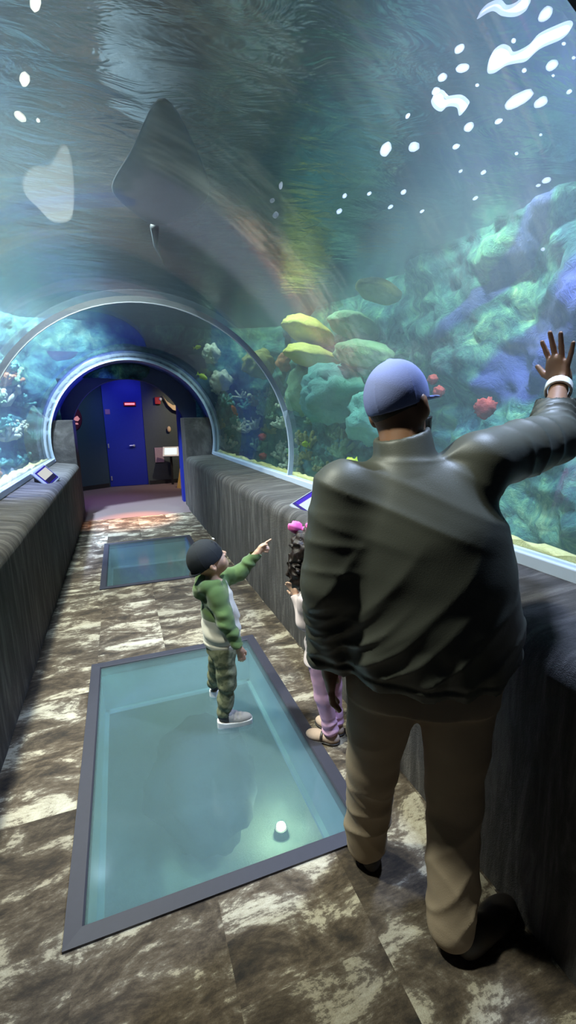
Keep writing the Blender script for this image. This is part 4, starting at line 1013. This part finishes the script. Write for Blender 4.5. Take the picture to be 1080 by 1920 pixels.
def shirt_cuff(P):
    n = unit(np.array(WR)-np.array(ER)); q = P-A3(WR); t = q@A3(n)
    rr = np.linalg.norm(q - t[:, None]*A3(n), axis=1)
    return np.maximum(np.abs(rr-0.039)-0.004, np.abs(t-0.010)-0.020)
skin_obj('shirt_cuff', shirt_cuff, np.array(WR)-0.08, np.array(WR)+0.08, 0.003, plain('white_cotton', (0.78,0.78,0.74), 0.8), man, 0)

# ---- the boy in the green hoodie
boy = empty('person', (0.42, 2.28, 0), 0, 'small boy in black cap and green and white hoodie pointing up from the floor window', 'person')
bf = unit((0.985,0.17,0)); br_ = unit((0.17,-0.985,0))
bh = np.array((0.380,2.265,0.925)); bfd = (0.83,0.12,0.54); bup = (-0.54,-0.08,0.83)
bSN, bEN, bWN = (0.395,2.180,0.765), (0.428,2.120,0.630), (0.476,2.090,0.510)
bSF, bEF, bWF = (0.440,2.345,0.775), (0.555,2.325,0.815), (0.662,2.315,0.920)
BL = [((0.425,2.225,0.43), (0.432,2.205,0.25), (0.405,2.195,0.075)), ((0.425,2.325,0.43), (0.420,2.400,0.25), (0.405,2.480,0.085))]
def boy_body(P):
    d = d_loft(P, [((0.425,2.275,0.43),0.090,0.070), ((0.430,2.272,0.56),0.092,0.075), ((0.415,2.265,0.72),0.092,0.068), ((0.400,2.262,0.81),0.055,0.045)], br_, bf)
    d = smin(d, d_cap(P, (0.402,2.262,0.79), (0.392,2.265,0.87), 0.038, 0.036), 0.03)
    d = smin(d, near(P, lambda Q: head_field(Q, bh, bfd, bup, 0.86, True), bh, 0.14), 0.02)
    for a, b, c in ((bSN, bEN, bWN), (bSF, bEF, bWF)):
        d = smin(d, d_cap(P, a, b, 0.033, 0.026), 0.03); d = smin(d, d_cap(P, b, c, 0.026, 0.018), 0.015)
    for h, k, a in BL:
        d = smin(d, d_cap(P, h, k, 0.052, 0.036), 0.03); d = smin(d, d_cap(P, k, a, 0.036, 0.026), 0.015)
    def hand_far(Q):
        e = d_ell(Q, (0.686,2.313,0.946), (0.030,0.014,0.020), np.array([unit((0.7,0,0.7)), (0,1,0), unit((-0.7,0,0.7))]))
        e = smin(e, finger(Q, [(0.700,2.318,0.962), (0.718,2.318,0.974), (0.740,2.316,0.986)], 0.0070, 0.0050), 0.005)      # pointing
        for o, zz in ((0.006,0.0), (-0.004,-0.006), (-0.013,-0.011)):
            b = np.array((0.704,2.310+o*0.5,0.950+zz)); e = smin(e, finger(Q, [b, b+np.array((0.016,0,-0.004)), b+np.array((0.010,0,-0.018)), b+np.array((-0.006,0,-0.016))], 0.0066, 0.0054), 0.004)
        e = smin(e, finger(Q, [(0.684,2.300,0.956), (0.698,2.296,0.964), (0.712,2.298,0.964)], 0.0072, 0.0056), 0.005)
        return smin(e, d_cap(Q, bWF, (0.680,2.313,0.940), 0.018, 0.016), 0.01)
    def hand_near(Q):
        e = d_ell(Q, (0.486,2.086,0.476), (0.022,0.012,0.028), None)
        for o, L in ((0.016,0.036), (0.006,0.042), (-0.005,0.040), (-0.015,0.032)):
            b = np.array((0.488+o,2.086,0.454)); e = smin(e, finger(Q, [b, b+np.array((0.004,0.0,-L*0.55)), b+np.array((0.004,0.012,-L*0.95))], 0.0064, 0.0050), 0.004)
        e = smin(e, finger(Q, [(0.500,2.090,0.484), (0.514,2.094,0.466), (0.516,2.098,0.448)], 0.0072, 0.0055), 0.006)
        return smin(e, d_cap(Q, bWN, (0.482,2.088,0.488), 0.018, 0.016), 0.01)
    d = smin(d, near(P, hand_far, (0.70,2.31,0.955), 0.075), 0.008); d = smin(d, near(P, hand_near, (0.49,2.09,0.465), 0.075), 0.008)
    return d
skin_obj('body', boy_body, (0.24,2.02,0.0), (0.78,2.58,1.08), 0.0034, SK_tan, boy, 1)
def hoodie(P):
    st = [((0.428,2.278,0.445),0.108,0.090), ((0.432,2.276,0.50),0.118,0.102), ((0.428,2.272,0.62),0.114,0.098), ((0.412,2.266,0.74),0.110,0.082), ((0.398,2.262,0.815),0.066,0.060)]
    d = d_loft(P, st, br_, bf)
    for a, b, c in ((bSN, bEN, bWN), (bSF, bEF, bWF)):
        tu, tl = along(P, a, b), along(P, b, c)
        up_ = d_cap(P, a, b, 0.053, 0.043) - 0.003*np.sin(tu*12+2*wob(P, 26))*bandpass(tu, 0.2, 1.1, 0.3)
        lo_ = d_cap(P, b, c, 0.043, 0.030) - 0.0035*np.sin(tl*16+2*wob(P, 30))*bandpass(tl, 0, 1.0, 0.3)
        d = smin(d, smin(up_, lo_, 0.015), 0.028)
        n = unit(np.array(c)-np.array(b)); q = P-A3(c); dist = np.linalg.norm(q, axis=1)
        d = np.where(dist < 0.07, np.maximum(d, q@A3(n)-0.004), d)
    # hood lying on the back of the neck
    hood = smins([d_cap(P, (0.330,2.262,0.770), (0.350,2.200,0.805), 0.040, 0.034), d_cap(P, (0.330,2.262,0.770), (0.350,2.325,0.805), 0.040, 0.034), d_cap(P, (0.350,2.200,0.805), (0.410,2.195,0.822), 0.032, 0.020), d_cap(P, (0.350,2.325,0.805), (0.410,2.330,0.822), 0.032, 0.020)], 0.02)
    d = smin(d, hood, 0.015)
    d = np.maximum(d, 0.440-P[:, 2] - 0.05*(P[:, 0]-0.43))
    z = P[:, 2]
    d = d - 0.0035*bandpass(z, 0.45, 0.80, 0.08)*np.sin((z + 0.5*(P[:, 0]-0.4))*75 + 2.4*wob(P, 18, 1.0)) - 0.0018*wob(P, 40, 2.0)
    d = d - 0.002*np.clip((0.475-z)/0.006, 0, 1) + 0.002*np.exp(-((z-0.478)/0.004)**2)
    rr = np.sqrt((P[:, 0]-0.400)**2+(P[:, 1]-2.263)**2)
    return np.maximum(d, np.where((z > 0.79) & (rr < 0.043), 0.043-rr, -1))
M_green = cloth_mat('green_fleece', (0.085,0.150,0.045), 420, 0.5, 0.95, 0.12, 0.3); M_oat = cloth_mat('oat_fleece', (0.66,0.62,0.54), 420, 0.5, 0.95, 0.06, 0.3)
def hood_pick(c):
    x, y, z = c[:, 0], c[:, 1], c[:, 2]
    arm_n = np.minimum(d_cap(c.astype(f32), bSN, bEN, 0.058, 0.052), d_cap(c.astype(f32), bEN, bWN, 0.050, 0.040)) < 0
    arm_f = np.minimum(d_cap(c.astype(f32), bSF, bEF, 0.058, 0.052), d_cap(c.astype(f32), bEF, bWF, 0.050, 0.040)) < 0
    arm_n &= (y < 2.155) | (z > 0.68) | (z < 0.52)*(y < 2.13)
    yoke = x < 0.425 + 0.25*(z-0.62)
    return np.where(arm_n | arm_f | ((z > 0.62) & yoke) | (z > 0.80), 0, 1)
skin_obj('hoodie', hoodie, (0.25,2.02,0.42), (0.72,2.48,0.90), 0.0038, [M_green, M_oat], boy, 2, hood_pick)
def jogger(P):
    d = d_loft(P, [((0.425,2.275,0.40),0.092,0.082), ((0.428,2.276,0.50),0.094,0.084)], br_, bf)
    for i, (h, k, a) in enumerate(BL):
        tu, tl = along(P, h, k), along(P, k, a)
        leg = smin(d_cap(P, h, k, 0.066, 0.050)-0.004*np.sin(tu*10+2*wob(P, 24, i))*bandpass(tu, .2, 1.2, .3), d_cap(P, k, a, 0.050, 0.040)-0.005*np.sin(tl*13+2.2*wob(P, 26, i+1.0))*bandpass(tl, -.1, 1.1, .3), 0.02)
        d = smin(d, leg, 0.02)
        q = P-A3(a); d = np.where((np.linalg.norm(q[:, :2], axis=1) < 0.09) & (P[:, 2] < 0.12), np.maximum(d, a[2]-0.012-P[:, 2]), d)
    return d - 0.0015*wob(P, 45, 3.0)
def camo_mat():
    N = Nodes('olive_camo'); n = N.noise(N.coord(), 26, 2, 0.5, 1.0); m = N.noise(N.coord(loc=(3,1,2)), 34, 2, 0.5, 0.6)
    c = N.ramp(n.outputs[0], [(0.40, (0.085,0.100,0.060)), (0.47, (0.13,0.145,0.085)), (0.56, (0.19,0.20,0.125))], 'LINEAR')
    return N.bsdf(c, 0.9, m.outputs[0], 0.1, 0.003)
skin_obj('trousers', jogger, (0.28,2.08,0.04), (0.56,2.56,0.52), 0.0038, camo_mat(), boy, 2)
M_sole = plain('white_rubber', (0.80,0.80,0.80), 0.5, 60, 0.1); M_sneak = cloth_mat('grey_mesh', (0.42,0.40,0.40), 160, 0.5, 0.8, 0.2); M_heel = cloth_mat('black_mesh', (0.02,0.02,0.022), 160, 0.3, 0.7)
for hl, tw in (((0.368,2.195,0), (0.55,2.165,0)), ((0.392,2.470,0), (0.50,2.62,0))):
    n = unit(np.array(tw)-np.array(hl)); L = 0.185; e = np.array(hl)+n*L; s_ = unit(np.cross(n, (0,0,1)))
    lo = np.minimum(hl, e)-0.06; hi = np.maximum(hl, e)+0.06; lo[2] = -0.01; hi[2] = 0.11; h0 = A3(hl)
    def upper(P, h0=h0, n=n, s_=s_):
        ax = np.array([n, s_, (0,0,1)]); d = d_ell(P, h0+n*0.050+np.array((0,0,0.058)), (0.050,0.031,0.036), ax)
        d = smin(d, d_ell(P, h0+n*0.118+np.array((0,0,0.034)), (0.068,0.034,0.028), ax), 0.025)
        d = smin(d, d_cap(P, h0+n*0.075+np.array((0,0,0.078)), h0+n*0.125+np.array((0,0,0.058)), 0.012, 0.012), 0.01)
        t = (P-h0)@A3(n); d = d - 0.0015*np.sin(t*260)*bandpass(t, 0.07, 0.14, 0.01)*(P[:, 2] > 0.05)
        return np.maximum(d, 0.020-P[:, 2])
    def sole(P, h0=h0, n=n, s_=s_):
        t = (P-h0)@A3(n); u_ = (P-h0)@A3(s_); wv = 0.031+0.006*np.sin(t*16)
        d = np.maximum(np.sqrt(((t-L/2)/(L/2+0.004))**4 + (u_/wv)**4)-1, -1)*0.03
        return np.maximum(d, np.abs(P[:, 2]-0.015)-0.0145-0.006*np.exp(-(t/0.03)**2))
    sh = skin_obj('shoe', upper, lo, hi, 0.0028, [M_sneak, M_heel], boy, 1, lambda c, h0=h0, n=n: ((c-h0)@n < 0.060).astype(int))
    skin_obj('sole', sole, lo, hi, 0.0028, M_sole, boy, 1)
M_bcap = cloth_mat('black_cotton', (0.010,0.013,0.018), 350, 0.3, 0.9)
cp = skin_obj('cap', lambda P: cap_field(P, bh, bfd, bup, 0.88, -1, 0.045, -0.020), bh-0.2, bh+0.2, 0.003, M_bcap, boy, 1)
r_, f_, u_ = axes(bfd, bup); pc = bh + 0.88*(f_*0.080+u_*0.090) + f_*0.014+u_*0.012 + r_*0.03
m = MB(); m.ell((0,0,0), (0.012,0.004,0.006)); 
MB().add([Vector(pc) + Matrix((r_, unit(f_+u_*0.9), unit(u_-f_*0.9))).transposed() @ Vector(p) for p in m.v], m.f).build('cap_patch', plain('white_thread', (0.85,0.85,0.85), 0.7), boy, smooth=True)

# ---- the girl behind the man
girl = empty('person', (0.88, 1.90, 0), 0, 'girl with dark curls, pink bow and pink leggings half hidden behind the man', 'person')
gf = unit((-0.30,0.95,0)); gr = unit((0.95,0.30,0))
gh = np.array((0.818,1.965,1.005)); gfd = (0.22,0.95,0.10); gup = (0.05,-0.08,0.99)
GL = [((0.835,1.865,0.46), (0.852,1.862,0.27), (0.886,1.858,0.075)), ((0.920,1.930,0.46), (0.930,1.925,0.27), (0.945,1.915,0.075))]
gS = [((0.775,1.885,0.80), (0.772,1.905,0.67), (0.762,1.985,0.775)), ((0.930,1.995,0.80), (0.955,1.985,0.66), (0.95,2.02,0.54))]
def girl_body(P):
    d = d_loft(P, [((0.878,1.90,0.46),0.088,0.070), ((0.872,1.91,0.60),0.080,0.066), ((0.858,1.925,0.76),0.086,0.064), ((0.848,1.94,0.85),0.045,0.040)], gr, gf)
    d = smin(d, d_cap(P, (0.848,1.94,0.84), (0.838,1.950,0.94), 0.036, 0.036), 0.03)
    d = smin(d, near(P, lambda Q: head_field(Q, gh, gfd, gup, 0.86, True), gh, 0.14), 0.02)
    for a, b, c in gS: d = smin(d, d_cap(P, a, b, 0.032, 0.025), 0.03); d = smin(d, d_cap(P, b, c, 0.025, 0.018), 0.012)
    for h, k, a in GL: d = smin(d, d_cap(P, h, k, 0.052, 0.038), 0.03); d = smin(d, d_cap(P, k, a, 0.038, 0.026), 0.015)
    for (a, b, c), dr_ in zip(gS, (unit((-0.35,0.45,0.75)), unit((0,0.25,-1)))):
        c = np.array(c); sd = unit(np.cross(dr_, (0.8,0.6,0.1))); nn = np.cross(dr_, sd)
        def hnd(Q, c=c, dr_=dr_, sd=sd, nn=nn):
            e = d_ell(Q, c+dr_*0.026, (0.013,0.021,0.028), np.array([nn, sd, dr_]))
            for o, L in ((0.015,0.034), (0.005,0.040), (-0.005,0.038), (-0.014,0.030)):
                b0 = c+dr_*0.046+sd*o; e = smin(e, finger(Q, [b0, b0+dr_*L*0.55+nn*0.003, b0+dr_*L*0.9+nn*0.012], 0.0064, 0.005), 0.004)
            b0 = c+dr_*0.018+sd*0.018; return smin(e, finger(Q, [b0, b0+sd*0.014+dr_*0.010, b0+sd*0.018+dr_*0.028], 0.007, 0.0055), 0.006)
        d = smin(d, near(P, hnd, c+dr_*0.04, 0.07), 0.008)
    return d
skin_obj('body', girl_body, (0.68,1.76,0.0), (1.04,2.12,1.12), 0.0036, SK_light, girl, 1)
def girl_top(P):
    d = d_loft(P, [((0.880,1.90,0.45),0.116,0.096), ((0.872,1.91,0.60),0.098,0.084), ((0.858,1.925,0.76),0.100,0.078), ((0.848,1.94,0.86),0.055,0.050)], gr, gf)
    for a, b, c in gS:
        d = smin(d, smin(d_cap(P, a, b, 0.048, 0.040), d_cap(P, b, c, 0.040, 0.030), 0.015), 0.025)
        n = unit(np.array(c)-np.array(b)); q = P-A3(c); d = np.where(np.linalg.norm(q, axis=1) < 0.07, np.maximum(d, q@A3(n)-0.002), d)
    d = d - 0.003*np.sin(P[:, 2]*60+2.5*wob(P, 22, 1.0))
    return np.maximum(d, 0.445-P[:, 2])
skin_obj('sweater', girl_top, (0.68,1.76,0.42), (1.04,2.12,0.90), 0.0042, cloth_mat('pale_pink_knit', (0.74,0.62,0.64), 300, 0.4, 0.9, 0.06), girl, 2)
def leggings(P):
    d = d_loft(P, [((0.878,1.90,0.42),0.094,0.078), ((0.878,1.90,0.52),0.094,0.078)], gr, gf)
    for i, (h, k, a) in enumerate(GL):
        tl = along(P, k, a)
        lo_ = d_cap(P, k, a, 0.047, 0.036) - 0.004*np.sin(tl*26+2*wob(P, 30, i))*bandpass(tl, 0.55, 1.2, 0.2) - 0.006*bandpass(tl, 0.8, 1.2, 0.1)
        d = smin(d, smin(d_cap(P, h, k, 0.062, 0.047), lo_, 0.02), 0.015)
        q = P-A3(a); d = np.where(P[:, 2] < 0.12, np.maximum(d, 0.045-P[:, 2]), d)
    return d - 0.0012*wob(P, 50, 3.0)
skin_obj('leggings', leggings, (0.74,1.76,0.02), (1.04,2.06,0.53), 0.0038, cloth_mat('pink_cotton', (0.72,0.42,0.60), 300, 0.3, 0.85, 0.06), girl, 2)
M_tanshoe = plain('tan_suede', (0.55,0.41,0.33), 0.8, 90, 0.15); M_blk = plain('black_strap', (0.02,0.015,0.015), 0.5)
for (a, tw) in ((GL[0][2], (-0.72,0.62,0)), (GL[1][2], (-0.45,0.85,0))):
    n = unit(tw); hl = np.array((a[0], a[1], 0)) - n*0.045; s_ = unit(np.cross(n, (0,0,1)))
    e = hl+n*0.18; lo = np.minimum(hl, e)-0.05; hi = np.maximum(hl, e)+0.05; lo[2] = -0.005; hi[2] = 0.10
    def flat(P, hl=hl, n=n, s_=s_):
        ax = np.array([n, s_, (0,0,1)]); d = smin(d_ell(P, hl+n*0.045+np.array((0,0,0.026)), (0.048,0.034,0.034), ax), d_ell(P, hl+n*0.120+np.array((0,0,0.022)), (0.058,0.036,0.028), ax), 0.02)
        return np.maximum(d, 0.004-P[:, 2])
    def strap(P, hl=hl, n=n, s_=s_):
        t = (P-A3(hl))@A3(n); d = flat(P)-0.004; return np.maximum(np.maximum(d, np.abs(t-0.088)-0.007), 0.022-P[:, 2])
    def outsole(P, hl=hl, n=n, s_=s_): return np.maximum(flat(P+A3((0,0,0.012)))-0.004, np.abs(P[:, 2]-0.006)-0.006)
    skin_obj('shoe', flat, lo, hi, 0.003, M_tanshoe, girl, 1)
    skin_obj('shoe_strap', strap, lo, hi, 0.0028, M_blk, girl, 0); skin_obj('outsole', outsole, lo, hi, 0.003, M_blk, girl, 0)
def curls(P):
    r, f, u = axes(gfd, gup); ax = np.array([r, f, u]); at = lambda x, y, z: gh+r*x+f*y+u*z
    d = d_ell(P, at(0,-0.020,0.030), (0.088,0.098,0.092), ax)
    d = smin(d, d_ell(P, at(-0.030,-0.050,-0.055), (0.072,0.060,0.105), ax), 0.03)
    d = smin(d, d_ell(P, at(0.030,-0.055,-0.050), (0.068,0.058,0.105), ax), 0.03)
    d = smin(d, d_ell(P, at(0,-0.075,-0.110), (0.085,0.045,0.060), ax), 0.03)
    q = (P-A3(gh))@A3(ax).T
    d = d - 0.008*np.sin(q[:, 0]*150+3.0*wob(P, 34, 1.0))*np.sin(q[:, 2]*120+3.0*wob(P, 32, 2.0)) - 0.006*np.sin(q[:, 1]*130+3.0*wob(P, 30, 4.0)) - 0.006*wob(P, 60, 1.0)
    face = d_ell(P, at(0,0.085,-0.02), (0.058,0.06,0.085), ax)
    return np.maximum(d, -face)
skin_obj('hair', curls, gh-np.array((0.17,0.17,0.22)), gh+0.17, 0.0036, hair_mat('dark_brown_curls', (0.020,0.011,0.009)), girl, 1)
m = MB(); cb = Vector((0.800,1.975,1.112))
for s in (1, -1):
    m.ell(cb + Vector((0.038*s, -0.012*s, 0.012)), (0.040,0.020,0.030), rotm('Y', -22*s), 16, 10, lambda d: 1+0.12*sin(d.z*9)+0.08*sin(d.x*11))
m.ell(cb, (0.015,0.017,0.017), None, 12, 8)
m.build('bow', cloth_mat('hot_pink_satin', (0.86,0.16,0.50), 80, 0.3, 0.5, 0.06), girl, smooth=True)
